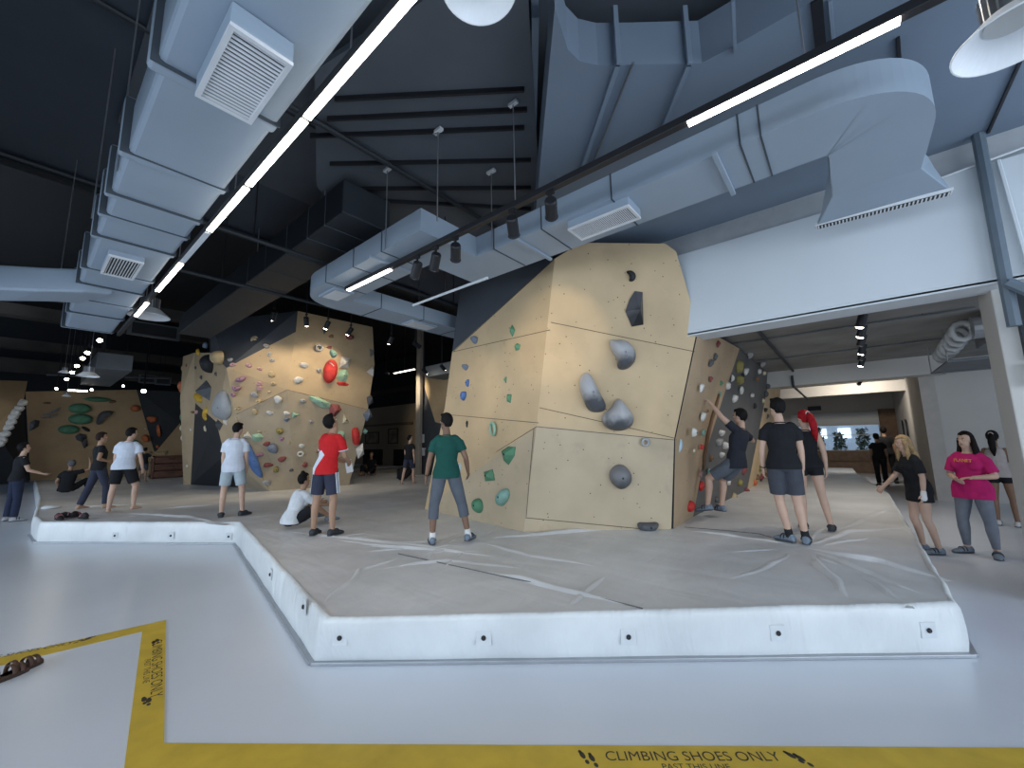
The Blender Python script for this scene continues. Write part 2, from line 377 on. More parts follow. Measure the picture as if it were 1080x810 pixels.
lettering('PAST THIS LINE', P0(152.5, 697), P0(150.5, 722), .036, tp)
for px, py, fl in ((166, 677, 1), (162, 679, -1), (152, 740, 1), (157, 741, -1)): shoeprint(P0(px, py), P0(160, 680)-P0(162, 700), .11, tp, fl)
lettering('CLIMBING SHOES ONLY', P0(-62, 706), P0(76, 679.5), .062, tp)
for px, py, fl in ((86, 676.5, 1), (91, 674, -1)): shoeprint(P0(px, py), P0(160, 650)-P0(80, 672), .11, tp, fl)
# ------------------------------------------------------------------ crash mat
M_vin = vinyl('grey_vinyl', (.68, .695, .715))
M_vinw = vinyl('pale_vinyl', (.68, .71, .72), 2.3)
ZM = .35
Lm = onz(28, 529, ZM)
mp = [(-3.06, 1.53), (.50, 4.56), (.54, 12.), (.10, 17.6), (.0, 20.5), (-2.6, 20.5), (-2.9, 13.9), (-33, 13.9), (-33, 1.2), (-27.5, .55), (Lm.x-.6, .45), (-12.3, .30), (-11.2, .36), (-8.04, 2.46)]
def off_poly(poly, d):
    """offset a counter-clockwise polygon outwards"""
    n = len(poly); outp = []
    for i in range(n):
        p0, p1, p2 = Vector(poly[i-1]), Vector(poly[i]), Vector(poly[(i+1) % n])
        a = (p1-p0).normalized(); b = (p2-p1).normalized(); na = Vector((a.y, -a.x)); nb = Vector((b.y, -b.x)); k = (na+nb); k = k/max(.35, k.dot(na))
        outp.append(p1+k*d)
    return outp
mat_t = thing('crash_mat', (-3.1, 1.5, 0), 'thick pale grey vinyl crash mat covering the whole bouldering area', 'crash mat')
bm = bmesh.new()
top = [bm.verts.new((p.x, p.y, ZM)) for p in off_poly(mp, -.05)]
bm.faces.new(top)
bmesh.ops.triangulate(bm, faces=bm.faces[:])
def cuts(bm, lo, hi, st, ax):
    k = lo
    while k < hi:
        co = (k, 0, 0) if ax == 0 else (0, k, 0); no = (1, 0, 0) if ax == 0 else (0, 1, 0)
        bmesh.ops.bisect_plane(bm, geom=bm.verts[:]+bm.edges[:]+bm.faces[:], plane_co=co, plane_no=no); k += st
cuts(bm, -12.5, .6, .2, 0); cuts(bm, .3, 9, .2, 1); cuts(bm, -32, -12.6, .8, 0)
# creases pulled across the cover: (pixel polyline, height, width)
FOLDS = [([(300, 560), (450, 576), (540, 590)], .018, .07), ([(505, 569), (600, 560), (690, 556)], .022, .07), ([(497, 570), (560, 585), (640, 598)], .014, .06),
         ([(500, 600), (560, 612), (680, 641)], .02, .06), ([(845, 577), (930, 592), (1000, 612)], .024, .07), ([(850, 578), (920, 605), (985, 630)], .02, .06), ([(840, 574), (780, 566), (720, 558)], .016, .06), ([(850, 574), (900, 560), (960, 556)], .018, .06), ([(845, 578), (870, 600), (900, 632)], .016, .06),
         ([(130, 541), (200, 545), (240, 553)], .022, .08), ([(170, 536), (230, 532)], .02, .08), ([(345, 568), (420, 577), (520, 582)], .016, .06), ([(390, 600), (470, 590), (560, 600)], .014, .07), ([(340, 640), (380, 600), (430, 585)], .012, .05), ([(600, 640), (640, 605)], .012, .05), ([(70, 535), (160, 531)], .02, .08), ([(880, 560), (940, 535)], .014, .06), ([(900, 600), (960, 640)], .013, .05)]
FW = [([Vector(onz(*p, ZM)[:2]) for p in pl_], a, w) for pl_, a, w in FOLDS]
def crease(x, y):
    z = 0.; q = Vector((x, y))
    for pl_, a, w in FW:
        best = 9.
        for i in range(len(pl_)-1):
            d = pl_[i+1]-pl_[i]; t = max(0, min(1, (q-pl_[i]).dot(d)/d.length_squared)); best = min(best, (q-pl_[i]-d*t).length)
        if best < 3*w: z += a*math.exp(-(best/w)**2)*(.8+.4*noise.noise(Vector((x*3, y*3, 1))))
    return z
for v in bm.verts:
    x, y = v.co.x, v.co.y
    v.co.z += .004*noise.noise(Vector((x*1.1, y*1.1, 0)))-.004
def fold_mesh(bm, pl_, amp, wid, seed):
    q = []
    for i in range(len(pl_)-1):
        k = max(3, int((pl_[i+1]-pl_[i]).length/.07))
        q += [pl_[i].lerp(pl_[i+1], j/k) for j in range(k)]
    q.append(pl_[-1]); L = len(q); prev = None
    for i, p in enumerate(q):
        t = (q[min(i+1, L-1)]-q[max(i-1, 0)]).normalized(); nn = Vector((-t.y, t.x)); f = i/(L-1); e = math.sin(PI*f)**.7
        p = p+nn*.05*noise.noise(Vector((p.x*2.5, p.y*2.5, seed))); h = amp*e*(1+.5*noise.noise(Vector((p.x*4, p.y*4, seed)))); w = wid*(.35+.65*e)
        row = [bm.verts.new((p.x+nn.x*w*k, p.y+nn.y*w*k, ZM-.010+h*z)) for k, z in ((-1.5, -.1), (-.9, .22), (-.45, .7), (0, 1), (.4, .72), (.8, .25), (1.3, -.1))]
        if prev: [bm.faces.new((prev[k], prev[k+1], row[k+1], row[k])) for k in range(6)]
        prev = row
for i, (pl_, a, w) in enumerate(FW): fold_mesh(bm, pl_, a*1.25+.008, w, i)
rf = random.Random(3)
for cpx, n_, L0_, L1_ in (((845, 578), 9, .35, 1.6), ((497, 571), 7, .3, 1.1), ((455, 577), 6, .3, .9), ((130, 543), 6, .3, 1.2), ((340, 569), 6, .3, .9), ((245, 549), 5, .3, .8)):
    c = onz(*cpx, ZM).to_2d()
    for k in range(n_):
        a = rf.uniform(0, 2*PI); d = Vector((math.cos(a), math.sin(a))); s0 = .22; L = rf.uniform(L0_, L1_)
        p0, p1 = c+d*s0, c+d*(s0+L)+Vector((-d.y, d.x))*rf.uniform(-.2, .2)
        def inside(p):
            return all((Vector(mp[(i+1) % len(mp)])-Vector(mp[i])).cross(p-Vector(mp[i])) > .15*(Vector(mp[(i+1) % len(mp)])-Vector(mp[i])).length for i in (0, 1, 12 if p.x < -8 else 0, 13) if not (i == 13 and p.x < -8.2))
        if inside(p1) and inside(p0): fold_mesh(bm, [p0, p0.lerp(p1, .5)+Vector((-d.y, d.x))*rf.uniform(-.05, .05), p1], rf.uniform(.012, .022), rf.uniform(.03, .055), 20+k)
me = bpy.data.meshes.new('mat_top'); bm.to_mesh(me); bm.free(); me.materials.append(M_vin)
for p in me.polygons: p.use_smooth = True
for v in me.vertices: v.co -= Vector((-3.1, 1.5, 0))
o = bpy.data.objects.new('top_cover', me); link(o); o.parent = mat_t; o['_o'] = (-3.1, 1.5, 0)
# skirt: rolled top edge, slightly bulging front
n = len(mp); rings = []
def along(poly, step, ks):
    outp = []
    for i in range(len(poly)):
        a, b = Vector(poly[i]), Vector(poly[(i+1) % len(poly)]); k = ks[i]
        outp += [a.lerp(b, j/k) for j in range(k)]
    return outp
SHIFT = Vector((-.17, .03)); KS = [max(1, int((Vector(mp[(i+1) % n])-Vector(mp[i])).length/.10)) if i in (0, 1, 11, 12, 13) else 1 for i in range(n)]
for d, z in ((-.055, ZM-.004), (-.03, ZM+.006), (-.008, ZM-.008), (.004, ZM-.035), (.012, .26), (.018, .18), (.018, .09), (.012, .04), (.008, .004)):
    op = off_poly(mp, d); op[0] = op[0]+SHIFT*(1-min(1, z/ZM)); q = along([tuple(p) for p in op], .12, KS)
    rings.append([(p.x, p.y, z) for p in q])
k = min(len(r) for r in rings)
if all(len(r) == k for r in rings):
    R2 = []
    for ri, r in enumerate(rings):
        R2.append([Vector(p)+Vector((noise.noise(Vector((p[0]*3.4, p[1]*3.4, p[2]*3))), noise.noise(Vector((p[0]*2.2+9, p[1]*2.2, p[2]*4))), .35*noise.noise(Vector((p[0]*3+5, p[1]*3, 2)))))*(.016 if 0 < ri < 8 else .002) for p in r])
    m = MB(); m.loft(R2, cap=False)
else:
    m = MB()
    for i in range(len(mp)):
        j = (i+1) % len(mp); A = off_poly(mp, .03); B = off_poly(mp, -.05)
        m.poly([(A[i].x, A[i].y, 0), (A[j].x, A[j].y, 0), (B[j].x, B[j].y, ZM), (B[i].x, B[i].y, ZM)])
build(m, 'side_cover', M_vinw, mat_t, smooth=True)
A = off_poly(mp, .03); A[0] = A[0]+SHIFT
for i in (13, 0, 1, 11, 12):
    j = (i+1) % len(mp); p, q = Vector((A[i].x, A[i].y, .012)), Vector((A[j].x, A[j].y, .012)); d = (q-p)/2; w = Vector((-d.y, d.x, 0)).normalized()
    if i == 1: d = d; 
    m = MB(); m.obox((p+q)/2, d, w*.022, (0, 0, .012)); build(m, 'base_rail', mat('rail_aluminium', (.36, .38, .41), .4, .5), mat_t, bevel=.004)
def skirt_pt(i, px, z):
    a, b = Vector((*mp[i], z)), Vector((*mp[(i+1) % len(mp)], z)); sh = Vector((SHIFT.x, SHIFT.y, 0))*(1-z/ZM)
    if i == 0: a = a+sh
    if i == 13: b = b+sh
    nn = Vector(((b-a).y, -(b-a).x, 0)).normalized(); r = ray(px[0], px[1])
    return CAMP + r*((a+nn*.03-CAMP).dot(nn)/r.dot(nn)), nn, (b-a).normalized()
for i, px in ((0, (358, 673)), (0, (510, 673)), (0, (663, 672)), (0, (821, 668)), (0, (980, 665)), (12, (121, 565)), (12, (180, 565)), (12, (241, 566)), (13, (285, 606)), (13, (320, 640))):
    c, nn, e_ = skirt_pt(i, px, .18)
    m = MB(); m.obox(c+nn*-.005, e_*.055, nn*.0025, (0, 0, .055)); ey = build(m, 'fixing_patch', mat('patch_vinyl', (.62, .65, .67), .4), mat_t, bevel=.004)
    m = MB(); m.lathe(c+nn*.0, [(.0, .012), (.012, .012), (.018, .004), (.018, 0)], nn, 12); build(m, 'eyelet', M_dmetal, ey)
# stitched seams across the cover
for pl_ in ([(420, 584), (480, 597), (540, 610), (600, 622), (678, 642)], [(722, 556), (770, 560), (800, 563), (836, 573)]):
    q = [onz(*p, ZM+.0) for p in pl_]; m = MB(); m.tube(q, .006, 6); build(m, 'seam', mat('dark_seam', (.14, .14, .145), .6), mat_t)
# ------------------------------------------------------------------ ducts
def duct_run(label, pts, w, zb, h, m_, R=.45, sharp=(), flanges=(), name='air_duct', cat='duct', loc=None):
    """rectangular duct swept along a level path with rounded bends"""
    P = [Vector((x, y, 0)) for x, y in pts]; path = [P[0]]
    for i in range(1, len(P)-1):
        if i in sharp: path.append(P[i]); continue
        a = (P[i-1]-P[i]).normalized(); b = (P[i+1]-P[i]).normalized(); d = min(R if i not in sharp else .004, (P[i-1]-P[i]).length*.48, (P[i+1]-P[i]).length*.48)
        s, e_ = P[i]+a*d, P[i]+b*d
        for k in range(17):
            t = k/16; path.append(s*(1-t)**2+P[i]*2*t*(1-t)+e_*t*t)
    path.append(P[-1]); rings = []
    for i, p in enumerate(path):
        a = (path[min(i+1, len(path)-1)]-path[max(i-1, 0)]).normalized(); nn = Vector((-a.y, a.x, 0))
        k = 1.
        if 0 < i < len(path)-1:
            v0, v1 = (path[i]-path[i-1]).normalized(), (path[i+1]-path[i]).normalized(); a = (v0+v1).normalized(); nn = Vector((-a.y, a.x, 0))
            k = 1/max(.5, math.cos(.5*v0.angle(v1)))
        rings.append([p+nn*w/2*k+Vector((0, 0, zb)), p-nn*w/2*k+Vector((0, 0, zb)), p-nn*w/2*k+Vector((0, 0, zb+h)), p+nn*w/2*k+Vector((0, 0, zb+h))])
    t = thing(name, loc or (P[0].x, P[0].y, zb), label, cat)
    m = MB(); m.loft(rings); build(m, 'duct_casing', m_, t, bevel=.018)
    for (x, y, dx, dy) in flanges:
        a = Vector((dx, dy, 0)).normalized(); nn = Vector((-a.y, a.x, 0)); c = Vector((x, y, zb+h/2))
        m = MB(); m.obox(c, a*.007, nn*(w/2+.006), (0, 0, h/2+.006)); build(m, 'joint_flange', M_joint, t)
    return t
def grille(parent, c, hx, hy, drop, nslat, along, box=.02, m_=None):
    """framed grille facing down under a collar"""
    c = Vector(c); m = MB(); m.box((c.x-hx, c.y-hy, c.z), (c.x+hx, c.y+hy, c.z+drop)); g_ = build(m, 'grille_collar', m_ or M_duct, parent, bevel=.008)
    z = c.z-.012; f = .022
    m = MB()
    ring = lambda a, b, zz: [(c.x-a, c.y-b, zz), (c.x+a, c.y-b, zz), (c.x+a, c.y+b, zz), (c.x-a, c.y+b, zz)]
    m.loft([ring(hx, hy, c.z), ring(hx, hy, z-.008), ring(hx-f, hy-f, z-.008), ring(hx-f, hy-f, c.z)], cap=False)
    build(m, 'grille_frame', M_gril, g_)
    m = MB(); m.box((c.x-hx+f, c.y-hy+f, c.z-.003), (c.x+hx-f, c.y+hy-f, c.z+.002)); build(m, 'grille_backing', M_slot, g_)
    m = MB()
    for k in range(nslat):
        if along == 'x': y = c.y-hy+f+(k+.5)*(2*hy-2*f)/nslat; m.obox((c.x, y, c.z-.010), (hx-f, 0, 0), (0, .19*(2*hy-2*f)/nslat, .004), (0, -.001, .0015))
        else: x = c.x-hx+f+(k+.5)*(2*hx-2*f)/nslat; m.obox((x, c.y, c.z-.010), (0, hy-f, 0), (.19*(2*hx-2*f)/nslat, 0, .004), (-.001, 0, .0015))
    build(m, 'grille_slat', M_gril, g_)
# A: big pale blue-grey duct over the left of the hall, built in overlapping sections
A_ = thing('air_duct', (-5, .55, 3.6), 'large pale blue-grey sectional duct running from the top left away from the camera', 'duct')
xs = [.3, -1.2, -2.62, -3.62, -4.32, -4.75, -5.3, -6.35, -7.0, -7.75, -8.6, -9.7]
for i in range(len(xs)-1):
    k = .012*(i % 2); m = MB(); m.box((xs[i+1], .275-k, 3.6+k), (xs[i], .835+k*.5, 3.98)); build(m, 'duct_section', M_duct, A_, bevel=.03)
    m = MB(); m.box((xs[i+1]-.045, .228, 3.596), (xs[i+1]+.045, .850, 4.02)); build(m, 'joint_collar', M_duct, A_, bevel=.02)
    m = MB(); m.box((xs[i+1]+.045, .232, 3.592), (xs[i+1]+.055, .853, 4.0)); build(m, 'joint_flange', M_joint, A_)
grille(A_, (-2.235, .552, 3.5), .29, .135, .11, 20, 'y')
grille(A_, (-5.87, .515, 3.55), .33, .135, .06, 10, 'x')
# branch that leaves A to the left
q = [onz(66, 304, 3.45), onz(48, 302, 3.45), onz(20, 310, 3.45), onz(-60, 322, 3.45)]
m = MB(); rings = []
for p, up in ((Vector((-7.4, .45, 3.55)), 0), (Vector((-7.35, .2, 3.50)), 0), (Vector((-7.5, -.15, 3.45)), 0), (Vector((-8.0, -.9, 3.42)), 0), (Vector((-8.6, -2.2, 3.4)), 0)):
    rings.append([p+Vector((-.38, -.12, 0)), p+Vector((.38, .12, 0)), p+Vector((.38, .12, .3)), p+Vector((-.38, -.12, .3))])
m.loft(rings); build(m, 'branch_duct', M_duct, A_, bevel=.03)
# threaded rods holding A
for (a, b) in (((135.7, 20), (124, 178)), ((102.9, 110), (97, 228)), ((73, 215), (62, 300))):
    p = onz(*b, 3.62); zt = 5.3 if p.x > -7.7 else 6.7
    m = MB(); m.tube([(p.x, p.y-.0, 3.6), (p.x, p.y, zt)], .006, 6); build(m, 'hanger_rod', M_metal, A_)
# B-C: long duct with a slot diffuser at its right end and a jog, turning away at its left end
YB, YC = 3.72, 2.86
B_ = duct_run('long pale blue-grey duct with a jog, crossing above the main boulder to a slot diffuser', [(.43, 4.56), (.43, YB), (-3.66, YB), (-3.66, YC), (-6.22, YC), (-6.22, 12.)], .62, 3.9, .26, M_duct, R=.42, sharp=(2, 3),
              flanges=[(-.28, YB, 1, 0), (-.42, YB, 1, 0), (-1.52, YB, 1, 0), (-2.35, YB, 1, 0), (-3.05, YB, 1, 0), (-4.1, YC, 1, 0), (-4.75, YC, 1, 0), (-5.5, YC, 1, 0), (-6.22, 3.7, 0, 1), (-6.22, 4.6, 0, 1), (-6.22, 5.5, 0, 1)], loc=(-2, 3.7, 3.9))
m = MB()
m.loft([[(.12, 4.55, 3.9), (.74, 4.55, 3.9), (.74, 4.55, 4.16), (.12, 4.55, 4.16)], [(.12, 4.8, 3.9), (.74, 4.8, 3.9), (.74, 4.8, 4.16), (.12, 4.8, 4.16)], [(.0, 5.2, 3.86), (.92, 5.2, 3.86), (.86, 5.2, 4.16), (.12, 5.2, 4.16)], [(-.05, 5.36, 3.865), (.99, 5.36, 3.865), (.9, 5.40, 4.2), (.1, 5.40, 4.2)]])
build(m, 'diffuser_boot', M_duct, B_, bevel=.008)
a, b = ony(860, 238, 5.3), ony(1005, 200, 5.3)
e_ = (b-a)/2; c = (a+b)/2
df = None
m = MB(); m.obox(c+Vector((0, .03, .0)), e_, (0, .06, 0), (0, 0, .015)); df = build(m, 'slot_diffuser', M_gril, B_, bevel=.004)
m = MB(); m.obox(c+Vector((0, .03, -.016)), e_*.97, (0, .042, 0), (0, 0, .003)); build(m, 'slot', M_slot, df)
m = MB()
for k in range(34): m.obox(c+e_*(-.95+1.9*k/33)+Vector((0, .03, -.02)), (.006, 0, 0), (0, .04, 0), (0, 0, .003))
build(m, 'slot_vane', M_gril, df)
grille(B_, (-1.72, 3.62, 3.82), .34, .15, .09, 34, 'y')
m = MB(); m.box((-6.05, YC-.16, 3.86), (-5.55, YC+.16, 3.9)); g_ = build(m, 'grille_collar', M_duct, B_, bevel=.01)
m = MB(); m.box((-6.0, YC-.12, 3.855), (-5.6, YC+.12, 3.861)); build(m, 'grille_face', M_unlit, g_)
for k, y in enumerate((4.75, 6.1)):
    m = MB(); m.box((-6.40, y-.3, 3.87), (-6.05, y+.3, 3.9)); g_ = build(m, 'grille_collar', M_duct, B_, bevel=.01)
    m = MB(); m.box((-6.37, y-.27, 3.865), (-6.08, y+.27, 3.871)); build(m, 'grille_face', M_gril, g_)
for (px, py, ztop) in ((406, 275, 4.93), (461, 250, 4.93), (519, 262, 4.93)):
    y = YC-.33 if px < 480 else YB-.33
    p = ony(px, py, y); m = MB(); m.tube([(p.x, y, 3.88), (p.x, y, ztop)], .007, 6); r_ = build(m, 'hanger_rod', M_metal, B_)
    m = MB(); m.box((p.x-.06, y-.025, ztop-.03), (p.x+.06, y+.025, ztop)); build(m, 'rod_plate', M_gril, r_)
for x, y in ((-.6, YB), (-2.68, YB), (-4.3, YC)):
    m = MB(); m.box((x-.02, y-.36, 3.87), (x+.02, y+.36, 3.9)); build(m, 'support_strap', M_duct, B_, bevel=.004)
# dark duct deeper in the ceiling
D_ = duct_run('dark slate duct high in the ceiling left of the jogged pale duct', [(-4.45, 2.55), (-12.5, 2.55)], .66, 4.4, .45, M_dductm, flanges=[(-4.9, 2.55, 1, 0), (-5.4, 2.55, 1, 0), (-6.1, 2.55, 1, 0), (-6.9, 2.55, 1, 0), (-7.7, 2.55, 1, 0)], loc=(-6, 2.55, 4.5))
for x in (-5., -7.4):
    for y in (2.25, 2.85):
        m = MB(); m.tube([(x, y, 4.85), (x, y, 5.3)], .008, 6); build(m, 'hanger_rod', M_metal, D_)
# grey duct behind the tower
E_ = duct_run('grey duct under the ceiling behind the left boulder', [(-11.5, 9.5), (-6.9, 9.5)], .9, 3.95, .4, M_gduct, loc=(-9, 9.5, 3.9))
m = MB(); m.box((-9.6, 9.1, 4.35), (-9.5, 9.9, 6.7)); build(m, 'duct_hanger', M_dmetal, E_)
F_ = duct_run('dark duct with a square grille over the far left area', [(-17, 1.6), (-21.8, 1.6)], .8, 4.0, .5, M_gduct, loc=(-20, 1.6, 4.0))
m = MB(); m.box((-20.1, 1.5, 4.5), (-20, 1.6, 6.7)); build(m, 'duct_hanger', M_dmetal, F_)
for (px, py) in ((163, 349), (155, 400), (172, 402)):
    p = onx(px, py, -18.5 if py < 360 else -24.)
    m = MB(); m.obox(p, (.08, 0, 0), (0, .7 if py < 360 else .27, 0), (0, 0, .25 if py < 360 else .18))
    t = build(m, 'return_grille', M_gduct); tag(t, {163: 'dark square ceiling grille above the left boulder end of the pale duct', 155: 'left of two small dark grilles over the back climbing wall', 172: 'right of two small dark grilles over the back climbing wall'}[px], 'grille')
    p2 = p+Vector((.085, 0, 0)); m = MB(); m.obox(p2, (.005, 0, 0), (0, (.7 if py < 360 else .27)*.85, 0), (0, 0, (.25 if py < 360 else .18)*.75)); build(m, 'grille_face', M_slot, t)
    m = MB(); m.tube([p+Vector((0, 0, .15)), (p.x, p.y, 6.69)], .01, 6); build(m, 'hanger_rod', M_dmetal, t)
# conduits along the ceiling
def pipe(label, pts, r, m_=None, zt=None, name='conduit'):
    t = thing(name, pts[0], label, 'pipe'); m = MB(); m.tube(pts, r, 8); build(m, 'pipe_run', m_ or M_dductm, t)
    if zt:
        for f in (.15, .85):
            p = Vector(pts[0]).lerp(Vector(pts[-1]), f); m = MB(); m.tube([p, (p.x, p.y, zt)], r*.35, 6); build(m, 'pipe_hanger', M_dmetal, t)
    return t
a = onz(333, 128, 4.9); b = onx(505, 235, a.x); pipe('dark pipe crossing diagonally under the ribbed slate ceiling', [a+Vector((0, -1.2, 0)), (a.x, 6.2, 4.9)], .03, zt=5.26)
a = onz(230, 240, 4.32); pipe('dark pipe passing under the dark duct, upper of two', [(a.x, .95, 4.32), (a.x, 6.0, 4.32)], .03, zt=5.3)
a = onz(207, 289, 4.2); pipe('dark pipe below the dark duct, lower of two', [(a.x, 1.2, 4.2), (a.x, 5.0, 4.2)], .03, zt=6.7)
a = onz(97, 192, 5.25); pipe('thin dark joint pipe on the ceiling left of the big pale duct', [(-7.7, -6, 5.25), (-7.7, 6, 5.25)], .03, zt=5.3)
a = onz(100, 0, 5.27); pipe('thin dark pipe along the ceiling in the top left corner', [(a.x, -4, 5.27), (a.x, 2.2, 5.27)], .025, zt=5.3)
rodl = pipe('thin pale rod lamp hanging behind the jogged duct', [Vector((-5.05, 3.72, 3.75)), Vector((-3.45, 3.72, 3.75))], .018, M_unlit)
for x in (-4.9, -4.3):
    m = MB(); m.tube([(x, 3.72, 3.75), (x, 3.72, 4.96)], .006, 6); build(m, 'pipe_hanger', M_dmetal, rodl)
# soffit straps
t = None
for a, b in (((653, 33), (613, 180)), ((725, 33), (693, 150)), ((668, 58), (622, 180))):
    p, q = onz(*a, z0-.02), onz(*b, z0-.02)
    p = onz({653: 652, 725: 727, 668: 668}[a[0]], 66, z0-.02)
    if a[0] == 668: pipe('thin pale conduit under the soffit between two straps', [p, q], .012, M_gduct, zt=None)
    else:
        d = (q-p)/2; w = Vector((-d.y, d.x, 0)).normalized(); m = MB(); m.obox((p+q)/2, d, w*.02, (0, 0, .02))
        v = Vector((-w.y, w.x, 0)); m.obox(p+Vector((0, 0, .25)), w*.02, d.normalized()*.02, (0, 0, .27))
        tag(build(m, 'soffit_strap', M_blue, bevel=.004), {653: 'left metal strap folded over the edge of the soffit', 725: 'right metal strap folded over the edge of the soffit'}[a[0]], 'strap')
for px0, px1 in (((861, 0), (866, 55)), ((875, 0), (880, 55)), ((773, 0), (775, 55)), ((947, 40), (951, 95)), ((1078, 60), (1042, 140))):
    p, q = onz(*px0, z0-.012), onz(*px1, z0-.012); d = (q-p)/2; w = Vector((-d.y, d.x, 0)).normalized()
    m = MB(); m.obox((p+q)/2, d, w*(.035 if px0[0] == 861 else .012), (0, 0, .012)); o = build(m, 'soffit_batten', M_dmetal if px0[0] in (861, 1078, 947) else M_blue, bevel=.003); o['kind'] = 'structure'
# grey downpipe and brace at the right end of the bulkhead
a = ony(1031, 140, 5.93); b = ony(1063, 292, 5.93)
pipe('slate square downpipe in front of the white bulkhead at the right edge', [(a.x, 5.93, z0), (b.x-.02, 5.93, 3.0), (b.x-.02, 5.93, 2.6)], .05, mat('slate_steel', (.12, .155, .19), .5))
a = ony(1060, 300, 5.93); pipe('slate diagonal brace below the downpipe at the right edge', [(a.x, 5.86, 3.02), (a.x+.45, 5.86, 2.55), (a.x+.9, 5.86, 2.1)], .05, mat('slate_steel', (.12, .155, .19), .5))
a = ony(1062, 300, 6.2); m = MB(); m.box((x0+.13, 6.19, 2.30), (x0+.25, 6.25, 3.05)); tag(build(m, 'cable_trunking', M_dductm, bevel=.005), 'dark vertical cable trunking on the right-hand pillar', 'cable trunking')
m = MB(); m.box((x0+.12, 6.14, 2.04), (x0+.30, 6.25, 2.27)); eb = build(m, 'electrical_box', mat('white_plastic', (.60, .61, .61), .5), bevel=.008); tag(eb, 'white electrical box on the right-hand pillar', 'electrical box')
m = MB(); m.box((x0+.24, 6.13, 2.07), (x0+.275, 6.141, 2.11)); build(m, 'switch', M_dmetal, eb)
a, b = ony(1000, 185, 5.95), ony(1080, 155, 5.95); pipe('thin white conduit across the upper band right of the diffuser', [ony(970, 196, 5.97), ony(1100, 148, 5.97)], .012, M_gril)
m = MB(); p = ony(1062, 215, 5.97); m.tube([(p.x, 5.97, 4.3), (p.x+.05, 5.97, 3.1)], .02, 6); tag(build(m, 'vertical_conduit', M_white), 'white vertical conduit on the bulkhead at the far right', 'pipe')
# pipework of the lane ceiling
pipe('dark pipe running along the lane ceiling beside the climbing wall', [(-.98, 6.45, ZC-.06), (-.98, 13.2, ZC-.06)], .03, zt=ZC)
pipe('dark pipe continuing past the lane cross beam', [(-1.02, 13.3, 3.25), (-1.02, 13.3, 2.95), (-1.02, 18.5, 2.95)], .03)
pipe('thin pipe crossing the lane ceiling, nearer the camera', [(-2.0, 8.6, ZC-.03), (1.6, 8.6, ZC-.03)], .016, M_gduct, zt=ZC)
pipe('thin pipe crossing the lane ceiling near the cross beam', [(-2.0, 11.0, ZC-.03), (1.6, 11.0, ZC-.03)], .016, M_gduct, zt=ZC)
# fan coil unit and its pleated flexible ducts over the right-hand wall
t = thing('fan_coil_unit', (1.75, 9.6, 3.0), 'grey ceiling fan coil unit with pleated flexible ducts above the right wall', 'air conditioner')
m = MB(); m.box((1.75, 8.9, 2.95), (2.8, 9.8, 3.38)); build(m, 'casing', M_gduct, t, bevel=.01)
m = MB(); m.tube([(1.47, 10.2, 2.85), (2.68, 10.2, 2.85), (2.68, 12.0, 2.85), (1.47, 12., 2.85)], .018, 6, closed=True); m.box((1.5, 10.25, 2.86), (2.65, 11.95, 2.88)); build(m, 'support_tray', M_gduct, t)
for k in range(6):
    y = 9.1+k*.50; q = [Vector((1.52+.11*math.cos(a_)+.02*k, y, 3.16+.13*math.sin(a_))) for a_ in [2*PI*j/20 for j in range(20)]]
    m = MB(); rr = []
    for j in range(20):
        a_ = 2*PI*j/20; rr.append(.036+.010*(j % 2))
    m.tube(q, rr, 10, closed=True); build(m, 'flexible_duct', mat('pleated_foil', (.46, .47, .47), .45), t, smooth=True)
m = MB(); m.tube([(1.6, 9.0, 3.17), (1.85, 9.0, 3.17)], [.17, .17], 16); build(m, 'duct_collar', M_metal, t)
for x, y in ((1.8, 9.0), (2.75, 9.7), (1.47, 12.), (2.68, 12.), (1.47, 10.2)):
    m = MB(); m.tube([(x, y, 2.86 if y > 10 else 3.0), (x, y, ZC)], .01, 6); build(m, 'hanger_rod', M_metal, t)
# ------------------------------------------------------------------ linear lamps and spot rails
def linear(label, y, z, x0_, x1_, segs, zt, w=.05):
    t = thing('linear_light', ((x0_+x1_)/2, y, z), label, 'light fitting')
    m = MB(); m.box((x0_, y-w/2, z), (x1_, y+w/2, z+.06)); build(m, 'housing', M_dmetal, t, bevel=.004)
    for a, b, lit in segs:
        m = MB(); m.box((min(a, b), y-w/2+.004, z-.012), (max(a, b), y+w/2-.004, z+.002)); build(m, 'diffuser', M_lit if lit else M_unlit, t)
        if lit:
            l = bpy.data.lights.new('tube_light', 'AREA'); l.shape = 'RECTANGLE'; l.size = abs(a-b); l.size_y = w; l.energy = 3.5*abs(a-b); l.color = (1, .92, .8)
            o = bpy.data.objects.new('tube_light', l); link(o); o.location = ((a+b)/2, y, z-.02)
    return t
YL, ZL = .905, 3.55
XL = lambda px, py: onz(px, py, ZL).x
t = linear('long run of linear lights beside the large pale duct, left of the hall', YL, ZL, -9.6, XL(440, -5), [(XL(437, 0)+.05, XL(325, 124), 1), (XL(322, 127), XL(261, 194), 1), (XL(258, 197), XL(218, 242), 1), (XL(216, 244), XL(190, 275), 0), (XL(188, 277), XL(163, 306), 1), (XL(148, 318), XL(137, 332), 1)], 5.3)
for x in (-1.8, -3.6, -5.4, -7.2):
    m = MB(); m.tube([(x, YL, ZL+.05), (x, YL, 5.3)], .005, 6); build(m, 'suspension_wire', M_metal, t)
YR, ZR = 2.785, 3.80
XR = lambda px, py: onz(px, py, ZR).x
t = linear('long black rail with linear lights crossing the hall above the main boulder', YR, ZR, XR(371, 307)-.05, 2.6, [(XR(947, 40), XR(729, 137), 1), (XR(420, 287), XR(371, 307), 1)], 5.3, .06)
